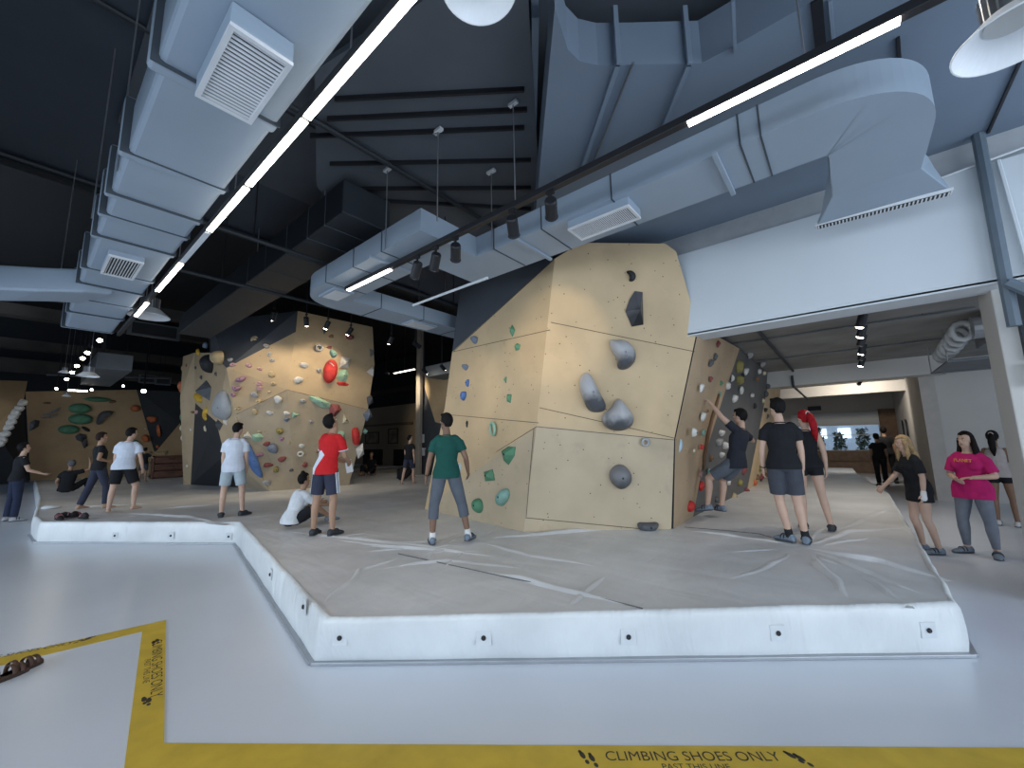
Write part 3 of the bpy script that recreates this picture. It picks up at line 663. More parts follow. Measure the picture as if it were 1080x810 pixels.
for px, py in ((537, 215), (850, 70), (1010, 3)):
    x = XR(px, py); m = MB(); m.tube([(x, YR, ZR+.05), (x, YR, 4.93 if px < 600 else z0)], .006, 6); w_ = build(m, 'suspension_wire', M_metal, t)
    if px < 600: m = MB(); m.box((x-.05, YR-.02, 4.90), (x+.05, YR+.02, 4.93)); build(m, 'ceiling_plate', M_gril, w_)
def spothead(loc, aim, label, lit=0, s=1., stem=None, group='track spotlights', mbody=None, power=0, angle=55, color=WARM):
    """cylindrical spot on a stem; loc is where the stem meets the rail"""
    loc = Vector(loc); t = thing('track_spotlight', loc, label, 'spotlight', group)
    d = (Vector(aim)-loc).normalized(); top_ = loc+Vector((0, 0, -.06*s)); hinge = loc+Vector((0, 0, -.12*s))
    m = MB(); m.tube([loc if stem is None else loc+Vector((0, 0, stem)), hinge], .012*s, 8); m.box(loc+Vector((-.03*s, -.015*s, -.03*s)), loc+Vector((.03*s, .015*s, 0.))); build(m, 'stem', M_dmetal, t)
    a, b = hinge-d*.05*s, hinge+d*.13*s
    m = MB(); m.lathe(a, [(0, 0), (.042*s, 0), (.05*s, .012*s), (.05*s, .17*s), (.056*s, .18*s), (.046*s, .18*s), (.044*s, .165*s), (0, .165*s)], d, 16); build(m, 'lamp_body', mbody or M_dmetal, t, smooth=False)
    m = MB(); m.lathe(b, [(0, .018*s), (.03*s, .014*s), (.043*s, .0)] , d, 14); build(m, 'lens', M_bulb if lit else mat('dark_lens', (.25, .24, .22), .2), t, smooth=True)
    if power: spot(b+d*.05*s, aim, power, color, angle)
    return t
def pendant(loc, s, label, rod_to, lit=0, tilt=0):
    """high-bay pendant: finned heat sink, open dish reflector, disc of LEDs"""
    loc = Vector(loc); t = thing('high_bay_lamp', loc, label, 'pendant lamp')
    m = MB(); m.lathe(loc, [(.10*s, .125*s), (.13*s, .118*s), (.255*s, .0), (.262*s, .0), (.262*s, .008*s), (.135*s, .128*s), (.10*s, .133*s)], (0, 0, 1), 40); build(m, 'reflector', mat('white_reflector', (.80, .82, .84), .5), t)
    m = MB(); m.lathe(loc+Vector((0, 0, .112*s)), [(0, 0), (.118*s, 0), (.118*s, .008*s), (0, .008*s)], (0, 0, 1), 32); build(m, 'led_disc', mat('led_disc', (.55, .56, .55), .3), t)
    m = MB(); m.lathe(loc+Vector((0, 0, .14*s)), [(0, 0), (.085*s, 0), (.085*s, .16*s), (0, .16*s)], (0, 0, 1), 24)
    for k in range(20):
        a_ = 2*PI*k/20; u = Vector((math.cos(a_), math.sin(a_), 0)); m.obox(loc+u*.1*s+Vector((0, 0, .22*s)), u*.022*s, Vector((-u.y, u.x, 0))*.004*s, (0, 0, .08*s))
    build(m, 'heat_sink', M_metal, t)
    m = MB(); m.tube([loc+Vector((0, 0, .29*s)), (loc.x, loc.y, rod_to)], .008*s, 6); build(m, 'hanging_rod', M_metal, t)
    m = MB(); m.tube([loc+Vector((0, 0, .34*s))+Vector((.035*s*math.cos(a_), 0, .035*s*math.sin(a_))) for a_ in [2*PI*k/14 for k in range(14)]], .006*s, 6, closed=True); build(m, 'hook', M_metal, t)
for px, py, aim, lb in ((585, 205, (590, 360), 'black spotlight on the rail, nearest to the long ceiling grille'), (547, 226, (565, 400), 'black spotlight on the rail, second from the right'), (484, 252, (480, 385), 'black spotlight on the rail just right of the broad shaded head'), (463, 262, (430, 420), 'broad black spotlight head with flared hood on the rail'), (445, 272, (400, 420), 'black spotlight on the rail nearest the lit end lamp')):
    r_ = onz(px, py, ZR).x
    spothead((r_, YR, ZR), CAMP+ray(*aim)*6.2, lb, 0, 1.1, power={585: 45, 547: 30, 484: 45}.get(px, 0), angle=40)
pendant(onz(505, -14, 3.62), .66, 'white high-bay lamp cut off by the top edge of the picture', 5.3)
pc = onz(1074, 38, 3.35); pendant(pc, .80, 'large white high-bay lamp in the top right corner', z0)
pendant(ony(157, 334, 1.16), 1.05, 'small high-bay lamp hanging at the far end of the linear light run', 6.7)
pendant(onx(93, 397, -13.), .72, 'far high-bay lamp on a pale rod above the back climbing wall', 6.7)
pendant(onx(68, 393, -15.), .42, 'dark far high-bay lamp left of the one on the pale rod', 6.7)
pendant(onx(70, 418, -19.), .40, 'lowest far high-bay lamp in front of the back climbing wall', 6.7)
# far spotlights over the back area
FS = [(106, 357, 'topmost'), (93, 370, 'second highest'), (88, 376, 'third highest'), (82, 384, 'fourth highest'), (77, 391, 'fifth highest'), (71, 398, 'sixth highest')]
for i, (px, py, w_) in enumerate(FS):
    p = onx(px, py, -13.-i*1.1); spothead(p+Vector((0, 0, .15)), p+Vector((2.2, -.3, -1.6)), w_+' spotlight of the slanting row under the pale duct end', 1, 1.1, stem=6.7-p.z-.15)
    if i % 3 == 0: spot(p, (-26, 1.2, 2.0), 90, WARM, 70)
for px, py, w_ in ((60, 409, 'leftmost'), (111, 404, 'third from left'), (97, 410, 'second from left'), (130, 406, 'fourth from left'), (152, 407, 'brightest, rightmost')):
    p = onx(px, py, -23.); spothead(p+Vector((0, 0, .15)), p+Vector((2.5, -.3, -1.8)), w_+' spotlight on the level rail over the back climbing wall', 1, 2.0 if px == 152 else 1.0, stem=6.7-p.z-.15)
    if px in (60, 152): spot(p, (-27, p.y, 2.2), 110, WARM, 75)
m = MB(); a, b = onx(48, 402, -23.2), onx(178, 405, -23.2); m.tube([(-23.2, a.y, a.z+.25), (-23.2, b.y, b.z+.25)], .04, 6); t = build(m, 'spotlight_rail', M_gduct); tag(t, 'level grey rail for spotlights over the back climbing wall', 'rail')
m = MB()
for f in (.1, .9): p = Vector((-23.2, a.y, a.z+.25)).lerp(Vector((-23.2, b.y, b.z+.25)), f); m.tube([p, (p.x, p.y, 6.69)], .012, 6)
build(m, 'rail_hanger', M_dmetal, t)
p = onx(82, 412, -22.); t = linear('short bright lamp above the back climbing wall', p.y, p.z, p.x-.2, p.x+.2, [(p.x-.2, p.x+.2, 1)], 6.7, .5); m = MB(); m.tube([p+Vector((0, 0, .05)), (p.x, p.y, 6.69)], .012, 6); build(m, 'suspension_wire', M_dmetal, t)
# spotlights that light the left boulder
for px, py, X, aim, pw, lb in ((289, 331, -10.6, (262, 430), 80, 'spotlight in front of the dark top of the left boulder'), (323, 337, -10.9, (330, 420), 0, 'black spotlight before the ridge of the left boulder'), (346, 341, -10.9, (290, 450), 40, 'black spotlight second from right before the left boulder'), (370, 348, -10.9, (330, 400), 40, 'bright spotlight at the top right of the left boulder'), (413, 357, -9.4, (360, 460), 60, 'lit spotlight right of the left boulder, higher one'), (438, 363, -8.9, (500, 400), 0, 'lit spotlight left of the main boulder')):
    p = onx(px, py, X); q = CAMP+ray(*aim)*13.3
    spothead(p+Vector((0, 0, .16)), q, lb, 1, 1.3, stem=(6.7 if X < -7.9 else 5.3)-p.z-.16, power=pw, angle=95)
for px, py, lb in ((390, 392, 'lit spotlight touching the right edge of the left boulder'), (407, 393, 'brightest spotlight in the gap between the two boulders'), (447, 391, 'small spotlight left of the far wooden panel edge'), (466, 387, 'small spotlight at the top of the far wooden panel')):
    p = ony(px, py, 8.6); spothead(p+Vector((0, 0, .16)), p+Vector((-1.5, 4, -1.2)) if px < 420 else p+Vector((0, 2, -1.4)), lb, 1, 1.2, stem=6.7-p.z-.16, power=190)
p = ony(426, 391, 9.0); a, b = ony(416, 394, 9.), ony(437, 389, 9.); t = linear('short linear lamp in the gap between the boulders', 9.0, (a.z+b.z)/2, a.x, b.x, [(a.x, b.x, 1)], 6.7, .08); m = MB(); m.tube([((a.x+b.x)/2, 9., a.z), ((a.x+b.x)/2, 9., 6.69)], .01, 6); build(m, 'suspension_wire', M_dmetal, t)
# lane spotlights
for i, (px, py, Y) in enumerate(((909, 331, 7.6), (909, 341, 8.4), (909, 350, 9.2), (909, 358, 10.2), (909, 367, 11.0), (909, 375, 12.0), (907, 405, 17.0))):
    p = ony(px, py, Y); spothead((p.x, Y, ZC), (-.7, Y+.5, .4) if i < 6 else (-.6, 23.4, 1.3), ('nearest', 'second nearest', 'third nearest', 'fourth nearest', 'fifth nearest', 'sixth nearest', 'farthest')[i]+' spotlight in the row on the lane ceiling', i in (0, 1, 3, 5, 6), 1.1, power=(130 if i == 6 else 32) if i % 2 == 0 else 18, angle=115 if i < 6 else 140, color=(1, .90, .77))
# ------------------------------------------------------------------ climbing walls
M_ply = ply('ply_main', (.55, .41, .245))
M_ply2 = ply('ply_kick', (.49, .40, .275), scuff=.4)
M_plyt = ply('ply_tower', (.43, .325, .20))
M_plyg = ply('ply_tower_kick', (.36, .30, .215), scuff=.4)
M_plyl = ply('ply_lane', (.43, .315, .20))
M_plyo = ply('ply_lane_end_lit', (.60, .44, .26))  # paler plywood: the light on the lane end is put into the colour
M_plyb = ply('ply_back', (.42, .285, .15), dots=False)
M_gry = ply('grey_wall_paint', (.105, .105, .105), scuff=.3)
M_blk = ply('black_wall_paint', (.018, .02, .024), dots=False, scuff=.1)
M_slt = ply('slate_wall_paint', (.055, .062, .075), dots=False, scuff=.3)
M_seam = mat('panel_seam', (.10, .075, .05), .8)
def shell(label, verts, facets, back, mats, seams=(), name='climbing_wall', loc=None):
    """faceted panel wall: facets (material index, vertex names), closed to the back by an offset skin; seams are thin dark joints"""
    m = MB(); ix = {k: i for i, k in enumerate(verts)}; m.v = [Vector(p) for p in verts.values()]; n = len(m.v); edges = {}
    for mi, f in facets:
        m.mi = mi; f = [ix[k] for k in f]; m.face(f)
        for i in range(len(f)):
            e = (f[i], f[(i+1) % len(f)]); edges[frozenset(e)] = None if frozenset(e) in edges else e
    bk = back if callable(back) else (lambda p: p+Vector(back))
    m.v += [bk(p) for p in m.v[:n]]
    m.mi = 0 if len(mats) == 1 else len(mats)-1
    for mi, f in facets: m.face([n+ix[k] for k in reversed(f)])
    for e in edges.values():
        if e: m.face((e[1], e[0], n+e[0], n+e[1]))
    t = thing(name, loc, label, 'climbing wall')
    build(m, 'wall_panels', mats, t)
    for pts, fc in seams:
        if isinstance(fc, Face): q = [fc.at(*p, .001) for p in pts]
        for i in range(len(q)-1):
            d = (q[i+1]-q[i])/2; w = d.normalized().cross(fc.n); m = MB(); m.obox((q[i]+q[i+1])/2, d, w*.0045, fc.n*.0025); build(m, 'panel_joint', M_seam, t)
    return t
# -- main boulder
ZB = ZM-.004
R0, M1 = onz(552, 561, ZB), onz(708, 558, ZB)
FL = plane_through(R0, M1, math.radians(3))                      # front, lower
R1, M2 = FL.at(566, 449), FL.at(711, 463)
FU = plane_through(R1, M2, math.radians(6))                      # front, upper
R2 = FU.at(585, 273); T1, T2, T3, M3 = FU.at(612, 256), FU.at(702, 257), FU.at(713, 265), FU.at(736, 344)
L0 = onz(448, 537, ZB)
LU = Face(R1, R2, L0)                                            # left face, upper
LL = Face(R0, R1, L0)
L1, L2, L3, LT = LU.at(469, 430), LU.at(477, 371), LU.at(486, 299), LU.at(556, 262)
V = dict(R0=R0, M1=M1, R1=R1, M2=M2, R2=R2, T1=T1, T2=T2, T3=T3, M3=M3, L0=L0, L1=L1, L2=L2, L3=L3, LT=LT)
def mback(p):
    q = p + Vector((-.35, 1.3, 0))
    if p.z < .6: q = p + Vector((-.3, 1.2, 0))
    return Vector((min(q.x, -2.3), q.y, q.z))
main = shell('big faceted plywood boulder with a few large black-and-grey holds, centre', V,
      [(0, ('R1', 'M2', 'M3', 'T3', 'T2', 'T1', 'R2')), (1, ('R0', 'M1', 'M2', 'R1')), (0, ('L0', 'R1', 'R2', 'L2', 'L1')), (1, ('L0', 'R0', 'R1')), (2, ('L2', 'R2', 'LT', 'L3'))],
      mback, [M_ply, M_ply2, M_slt, M_blk], loc=(-3.5, 5, ZM),
      seams=[([(581, 340), (733, 371)], FU), ([(569, 430), (711, 462)], FU), ([(566, 450), (711, 464)], FL), ([(554, 546), (700, 560)], FL), ([(478, 371), (580, 348)], LU), ([(469, 437), (568, 446)], LU), ([(566, 450), (502, 490), (463, 522)], LL), ([(555, 545), (563, 452)], FL), ([(478, 371), (584, 274)], LU)])
# -- lane wall
K = dict(a0=M1+Vector((.02, .03, 0)), a1=onz(731, 545, ZB), a2=onz(788, 517, ZB), a3=onz(815, 498, ZB))
xt = -1.50
K['b0'] = Vector((-1.50, M3.y+.02, M3.z)); K['b1'] = onx(779, 357, -1.52); K['b2'] = onx(811, 386, -1.60); K['b3'] = onx(822, 391, -1.62)
for k in ('b1', 'b2', 'b3'): K[k].z = min(K[k].z, ZC-.03)
K['m0'] = Vector((M2.x+.01, M2.y+.02, M2.z))
LN = Face(K['a1'], K['a2'], K['b1'])
K['c1'] = LN.at(762, 421); K['c2'] = LN.at(742, 485)
LW = Face(K['a0'], K['a1'], K['c1'])
lane = shell('long overhanging climbing wall along the right-hand lane, crowded with holds', K,
      [(0, ('a0', 'a1', 'c2', 'm0')), (0, ('m0', 'c2', 'c1', 'b1', 'b0')), (1, ('a1', 'a2', 'b2', 'b1', 'c1', 'c2')), (2, ('a2', 'a3', 'b3', 'b2'))],
      (-.5, .02, 0), [M_plyl, M_gry, M_plyo, M_blk], loc=(-2.1, 10, ZM))
LE = Face(K['a2'], K['a3'], K['b2'])
# -- left boulder
RB0, RB1, LB1 = onz(311, 516, ZB), onz(368, 511.5, ZB), onz(284, 518, ZB)
TL = plane_through(RB0, RB1, math.radians(11))                    # right face, lower
C0, C1 = TL.at(303, 411), TL.at(388, 432)
TU = plane_through(C0, C1, math.radians(2))
C2 = TU.at(395, 385); U1, U2, U3 = TU.at(393, 345), TU.at(314, 328), TU.at(312, 350)
S1 = onx(239, 388, -12.9); S2 = onx(248, 437, -12.75); S3 = onx(262, 480, -12.75); G3 = onx(237, 480, -13.7); HR = Face(S1, S3, G3); S2 = HR.at(248, 437); G2 = HR.at(228, 445)
SU = Face(C0, U3, S1); SL = Face(C0, RB0, S2); SL2 = Face(RB0, LB1, S2)
D1 = onx(222, 339, -14.2); D2 = onx(222, 372, -14.3)
H1, H2, H3 = onx(193, 376, -17.), onx(190, 420, -17.), onx(205, 372, -16.)
H4 = onx(194, 503, -18.); H4 = onz(194, 504, ZB); H4 = CAMP+(H4-CAMP)*.83; H4.z = ZB
H5 = Vector((H4.x+.5, H4.y+.1, ZB)); G1 = onx(206, 425, -16.5); G4 = onz(252, 514, ZB)
V = dict(RB0=RB0, RB1=RB1, LB1=LB1, C0=C0, C1=C1, C2=C2, U1=U1, U2=U2, U3=U3, S1=S1, S2=S2, S3=S3, D1=D1, D2=D2, H1=H1, H2=H2, H3=H3, H4=H4, H5=H5, G1=G1, G2=G2, G3=G3, G4=G4)
tower = shell('left boulder of plywood with a dark painted top and many coloured holds', V,
      [(0, ('C0', 'C1', 'C2', 'U1', 'U2', 'U3')), (1, ('RB0', 'RB1', 'C1', 'C0')), (0, ('S1', 'S2', 'C0', 'U3')), (1, ('S2', 'RB0', 'C0')), (1, ('S2', 'LB1', 'RB0')), (1, ('S2', 'S3', 'LB1')), (2, ('D2', 'S1', 'U3', 'U2', 'D1')),
       (0, ('H3', 'H1', 'H2', 'G1')), (0, ('H3', 'G1', 'G2', 'S1', 'D2')), (0, ('G2', 'G3', 'S3', 'S2', 'S1')), (1, ('G3', 'G4', 'LB1', 'S3')), (3, ('G1', 'H5', 'G4', 'G3', 'G2')), (0, ('H2', 'H4', 'H5', 'G1'))],
      lambda p: Vector((p.x-2.2, p.y+.5, p.z)), [M_plyt, M_plyg, M_slt, M_blk], loc=(-13, 5, ZM),
      seams=[([(303, 411), (388, 432)], TU), ([(249, 437), (303, 411)], SU)])
FD = Face(U3, S1, D1); HL = Face(H3, H1, G1); HM = Face(H3, G1, S1); HB = Face(G1, H5, G4); HK = Face(G3, G4, S3)
HL.n = Vector((CAMP.x-H1.x, CAMP.y-H1.y, 0)).normalized(); HL.u = Vector((0, 0, 1)).cross(HL.n).normalized(); HL.v = HL.n.cross(HL.u)
# -- wall at the back left
XB = -27.
BV = {k: onx(px, py, x) for k, px, py, x in (('a', 27, 413, XB+.6), ('b', 144, 411, XB+.6), ('c', 163, 478, XB), ('d', 164, 502, XB), ('e', 33, 501, XB), ('f', 191, 413, XB+1.4), ('g', 190, 446, XB+.7))}
for k in ('d', 'e'): BV[k].z = ZB
BV['h'] = Vector((XB, BV['d'].y+1.3, ZB))
back = shell('wide brown plywood climbing wall at the far back left with green and orange holds', BV, [(0, ('a', 'b', 'c', 'd', 'e')), (1, ('b', 'f', 'g', 'c')), (0, ('c', 'g', 'h', 'd'))], (-1.2, 0, 0), [M_plyb, M_blk], loc=(XB, 2.5, ZM))
BF = Face(BV['a'], BV['b'], BV['e'])
BW = {k: onx(px, py, x) for k, px, py, x in (('a', -40, 400, XB+3), ('b', 29, 402, XB+2.4), ('c', 25, 421, XB+2.4), ('d', 0, 463, XB+3), ('e', -40, 480, XB+3), ('f', 32, 500, XB+1.3), ('g', -40, 506, XB+1.8))}
BW['f'].z = BW['g'].z = ZB
backl = shell('brown and black climbing wall at the left edge with a slanting line of white holds', BW, [(0, ('a', 'b', 'c', 'd', 'e')), (1, ('c', 'f', 'g', 'e', 'd'))], (-1., 0, 0), [M_plyb, M_blk], loc=(XB+2, -1, ZM))
BLF = Face(BW['b'], BW['c'], BW['d'])
# -- panel and post in the gap behind the main boulder
gp = {k: ony(px, py, y) for k, px, py, y in (('a', 443, 394, 10.6), ('b', 459, 445, 10.6), ('c', 459, 500, 10.6), ('d', 441, 500, 10.6), ('e', 478, 380, 10.7), ('f', 476, 450, 10.7))}
gp['c'].z = gp['d'].z = ZB; gp['h'] = Vector((gp['c'].x+1.2, 10.7, ZB))
gap = shell('narrow wood and dark panel wall seen in the gap left of the main boulder', gp, [(0, ('a', 'b', 'c', 'd')), (1, ('a', 'e', 'f', 'b')), (0, ('b', 'f', 'h', 'c'))], (0, .3, 0), [M_slt, M_plyt, M_blk], loc=(-12, 10.6, ZM))
p = ony(436, 398, 10.4); q = ony(440, 500, 10.4)
m = MB(); m.box((q.x-.09, 10.35, ZB), (q.x+.17, 10.5, 6.6)); tag(build(m, 'timber_post', mat('pale_post', (.36, .33, .29), .7), bevel=.01), 'pale square post standing left of the dark panel in the gap', 'post')
# ------------------------------------------------------------------ holds
HC = {'green': (.085, .23, .135), 'pale green': (.30, .48, .36), 'teal': (.20, .36, .31), 'white': (.62, .61, .58), 'grey': (.33, .33, .33), 'dark grey': (.085, .09, .10), 'black': (.02, .021, .024), 'slate blue': (.15, .18, .24), 'blue': (.07, .15, .36),
      'pale blue': (.36, .48, .56), 'red': (.52, .035, .03), 'maroon': (.22, .06, .06), 'pink': (.50, .30, .31), 'purple': (.34, .19, .27), 'beige': (.46, .36, .21), 'brown': (.20, .11, .06), 'orange': (.52, .15, .06), 'yellow': (.58, .36, .04), 'olive': (.26, .22, .07), 'cream': (.58, .52, .36)}
def hm(c): return mat('hold_'+c.replace(' ', '_'), HC[c], .62, var=.22, scale=7., bump=.25, bscale=60.)
REG = {}
def reg(o, where, colour, py, size, kind):
    REG.setdefault((where, colour, kind), []).append((py, o, size))
def hold(fc, px, py, w, h, colour, kind='blob', rot=0., depth=None, where='', seed=None, label=None, name='climbing_hold'):
    """one bolted hold; w, h in metres, on a panel, standing out of it"""
    rnd = random.Random(seed if seed is not None else int(px*31+py*17)); c = fc.at(px, py); ca, sa = math.cos(rot), math.sin(rot)
    u, v, nn = fc.u*ca+fc.v*sa, fc.v*ca-fc.u*sa, fc.n
    d = depth or .55*min(w, h); m = MB(); smooth = True
    if kind in ('blob', 'jug', 'edge'):
        N = 18; ph = [rnd.uniform(0, 6.3) for _ in range(4)]; rings = []
        for t, lift in ((1.0, .0), (1.0, .12), (.93, .45), (.78, .75), (.52, .95), (.2, 1.0)):
            rg = []
            for k in range(N):
                a = 2*PI*k/N; r = 1+.13*math.sin(2*a+ph[0])+.08*math.sin(3*a+ph[1])+.05*math.sin(5*a+ph[2])
                lz = lift
                if kind == 'jug': lz *= 1+.35*math.sin(a)-(.35 if (math.sin(a) > .3 and t < .6) else 0)
                if kind == 'edge': lz *= .6+.6*max(0, math.sin(a))
                rg.append(c+u*(w/2*t*r*math.cos(a))+v*(h/2*t*r*math.sin(a))+nn*(d*lz))
            rings.append(rg)
        m.loft(rings)
    elif kind == 'disc':
        N = 28; rings = []
        for t, lift in ((1.0, 0), (1.0, .25), (.94, .6), (.78, .85), (.5, .97), (.12, 1.0)): rings.append([c+u*(w/2*t*math.cos(2*PI*k/N))+v*(h/2*t*math.sin(2*PI*k/N))+nn*d*lift for k in range(N)])
        m.loft(rings)
    elif kind == 'ring':
        N = 22; m.tube([c+u*(w*.36*math.cos(2*PI*k/N))+v*(h*.36*math.sin(2*PI*k/N))+nn*d*.5 for k in range(N)], [min(w, h)*.15*(1+.2*math.sin(2*PI*k/N+1)) for k in range(N)], 10, closed=True)
    elif kind == 'vol':
        N = rnd.choice((3, 4, 4, 5)); a0 = rnd.uniform(0, 6.3); smooth = False
        rim = [c+u*(w/2*math.cos(a0+2*PI*k/N)*rnd.uniform(.85, 1.1))+v*(h/2*math.sin(a0+2*PI*k/N)*rnd.uniform(.85, 1.1)) for k in range(N)]
        ap = c+nn*d+u*w*.08*rnd.uniform(-1, 1)+v*h*.1; tip = [ap.lerp(p, .12) for p in rim]
        m.loft([[p-nn*.005 for p in rim], [p+nn*.015 for p in rim], tip])
    elif kind == 'pinch':
        N = 16; rings = []
        for k, t in enumerate((-1, -.9, -.5, 0, .5, .9, 1)):
            r = math.sqrt(max(.02, 1-t*t)); rings.append([c+u*(w/2*r*math.cos(2*PI*j/N))+v*(h/2*t)+nn*(d*.45*r*(1+math.sin(2*PI*j/N)*.95)+d*.05) for j in range(N)])
        m.loft(rings)
    o = build(m, name, hm(colour), None, smooth, origin=c)
    bolt = MB(); bolt.lathe(c+nn*(d*(.99 if kind in ('blob', 'disc') else .6)), [(.0, .006), (.012, .006), (.014, 0)], nn, 10)
    if max(w, h) > .11 and kind in ('blob', 'disc', 'jug'): build(bolt, 'bolt', M_dmetal, o)
    tag(o, label, 'climbing hold')
    if not label: reg(o, where, colour, py, max(w, h), kind)
    o['group'] = 'climbing holds on the '+where
    return o
def pad(fc, outline, depth, colour, label, where, cut=.0, ridge=None, m_=None, name='climbing_hold', facets=False):
    """big moulded hold with its own outline, domed out of the panel; ridge = pixel where it stands out most"""
    P = [fc.at(*p) for p in outline]
    if not facets:                                           # round the outline off
        for _ in range(2):
            Q = []
            for i in range(len(P)): a, b = P[i], P[(i+1) % len(P)]; Q += [a*.75+b*.25, a*.25+b*.75]
            P = Q
    c = sum(P, Vector())/len(P); top = fc.at(*ridge) if ridge else c; m = MB(); rings = []
    if facets: rings = [[p for p in P], [p+fc.n*.02 for p in P], [top+(p-top)*.06+fc.n*depth for p in P]]
    else:
        for t, l in ((1., .0), (1., .10), (.95, .36), (.85, .60), (.68, .80), (.45, .93), (.2, 1.)): rings.append([c.lerp(top, (1-t))+(p-c)*t+fc.n*depth*l for p in P])
    m.loft(rings); o = build(m, name, m_ or hm(colour), None, not facets, origin=c)
    tag(o, label, 'climbing hold', 'climbing holds on the '+where)
    m = MB(); m.lathe((c.lerp(top, .8))+fc.n*(depth*.97), [(0, .006), (.016, .006), (.018, 0)], fc.n, 10); build(m, 'bolt', M_dmetal, o)
    return o
def dual(name, c1, c2):
    """two-tone moulding: paler towards the top, darker towards the bottom, boundary broken by noise"""
    if name in MATS: return MATS[name]
    m = mat(name, c1, .45, var=.2); nt = m.node_tree; b = nt.nodes['Principled BSDF']; tc = [n for n in nt.nodes if n.bl_idname == 'ShaderNodeTexCoord'][0]
    n = nt.nodes.new('ShaderNodeTexNoise'); n.inputs['Scale'].default_value = 3.2; n.inputs['Detail'].default_value = 5; nt.links.new(tc.outputs['Object'], n.inputs['Vector'])
    sp = nt.nodes.new('ShaderNodeSeparateXYZ'); nt.links.new(tc.outputs['Object'], sp.inputs[0])
    a = nt.nodes.new('ShaderNodeMath'); a.operation = 'MULTIPLY_ADD'; a.inputs[1].default_value = 1.5; nt.links.new(sp.outputs['Z'], a.inputs[0]); nt.links.new(n.outputs['Fac'], a.inputs[2])
    r = nt.nodes.new('ShaderNodeMapRange'); r.inputs[1].default_value = .30; r.inputs[2].default_value = .62; nt.links.new(a.outputs[0], r.inputs[0])
    mx = nt.nodes.new('ShaderNodeMix'); mx.data_type = 'RGBA'; mx.inputs[6].default_value = (*c2, 1); mx.inputs[7].default_value = (*c1, 1); nt.links.new(r.outputs[0], mx.inputs[0]); nt.links.new(mx.outputs[2], b.inputs['Base Color'])
    return m
M_dual = dual('two_tone_grey_hold', (.42, .42, .43), (.075, .08, .09))
M_dualk = dual('two_tone_black_hold', (.10, .10, .11), (.018, .019, .022))
z6 = lambda L: [(440+x/3.375, 240+y/3.375) for x, y in L]
z8 = lambda L: [(470+x/4.32, 420+y/4.32) for x, y in L]
z5 = lambda L: [(170+x/3.857, 310+y/3.857) for x, y in L]
MBW = 'main boulder'
pad(FU, z6([(740, 154), (765, 153), (780, 172), (772, 192), (752, 193), (759, 176)]), .07, 'black', 'small black half-moon hold, topmost on the front of the main boulder', MBW)
pad(FU, z6([(774, 227), (801, 231), (804, 346), (764, 353), (741, 298), (756, 255)]), .16, 'black', 'tall angular black hold near the top of the main boulder front', MBW, m_=M_dualk, facets=True, ridge=(440+782/3.375, 240+300/3.375))
pad(FU, z6([(682, 398), (705, 402), (732, 398), (764, 420), (779, 455), (767, 490), (736, 509), (711, 502), (713, 466), (690, 440)]), .2, 'grey', 'grey comma-shaped hold below the tall black one on main boulder', MBW, m_=M_dual)
pad(FU, z6([(603, 511), (622, 532), (643, 580), (677, 640), (655, 659), (610, 656), (590, 612), (574, 556), (582, 528)]), .2, 'grey', 'grey leaf-shaped hold, left of the two touching large ones, main boulder', MBW, m_=M_dual)
pad(FU, z6([(711, 601), (737, 627), (769, 670), (765, 702), (735, 724), (690, 722), (659, 702), (656, 666), (690, 645)]), .26, 'grey', 'large grey teardrop hold, right of the two touching ones on main boulder', MBW, m_=M_dual)
pad(FL, z8([(744, 338), (770, 303), (806, 299), (840, 330), (848, 372), (830, 402), (796, 418), (764, 396), (746, 366)]), .17, 'dark grey', 'round dark grey hold alone on the lower front of main boulder', MBW, m_=dual('dark_round_hold', (.17, .17, .18), (.06, .065, .07)))
pad(FL, z8([(868, 563), (920, 566), (970, 562), (967, 588), (938, 609), (882, 606)]), .12, 'dark grey', 'dark grey wedge hold at the foot of the main boulder front', MBW)
hold(FL, *z8([(907, 200)])[0], .13, .13, 'grey', 'ring', where=MBW, label='small grey ring hold near the right edge of main boulder front')
pad(LU, z8([(258, 241), (290, 219), (320, 222), (317, 262), (291, 304), (268, 284)]), .12, 'green', 'green wedge hold, highest of the four big greens on left face', MBW, facets=True)
pad(LL, z8([(178, 336), (215, 325), (226, 374), (184, 378)]), .09, 'green', 'small squarish green hold, second of four greens on the left face', MBW, facets=True)
pad(LL, z8([(240, 440), (275, 406), (293, 420), (290, 456), (263, 494), (238, 486)]), .12, 'teal', 'teal lobed hold, third of the four big greens on left face', MBW)
pad(LL, z8([(128, 470), (146, 453), (168, 463), (173, 510), (154, 528), (130, 506)]), .10, 'green', 'green oval hold, lowest of the big greens on the left face', MBW)
hold(LU, *z6([(275, 717)])[0], .15, .27, 'pale green', 'ring', rot=.2, where=MBW, label='pale green oval ring hold on the left face of main boulder')
for x, y, w, h, c, k in ((340, 368, .12, .2, 'green', 'vol'), (358, 425, .13, .13, 'green', 'vol'), (207, 400, .14, .15, 'slate blue', 'jug'), (174, 497, .13, .12, 'slate blue', 'jug'), (181, 553, .09, .12, 'blue', 'blob'), (168, 598, .14, .15, 'blue', 'blob'), (315, 543, .08, .12, 'green', 'vol'), (328, 607, .12, .18, 'green', 'vol'), (178, 700, .05, .13, 'black', 'edge')):
    hold(LU, *z6([(x, y)])[0], w, h, c, k, where='left face of main boulder')
for x, y, w, h, c in ((65, 325, .1, .25, 'pale blue'), (82, 460, .08, .18, 'pale blue')): hold(LL, *z8([(x, y)])[0], w, h, c, 'blob', where='left face of main boulder')
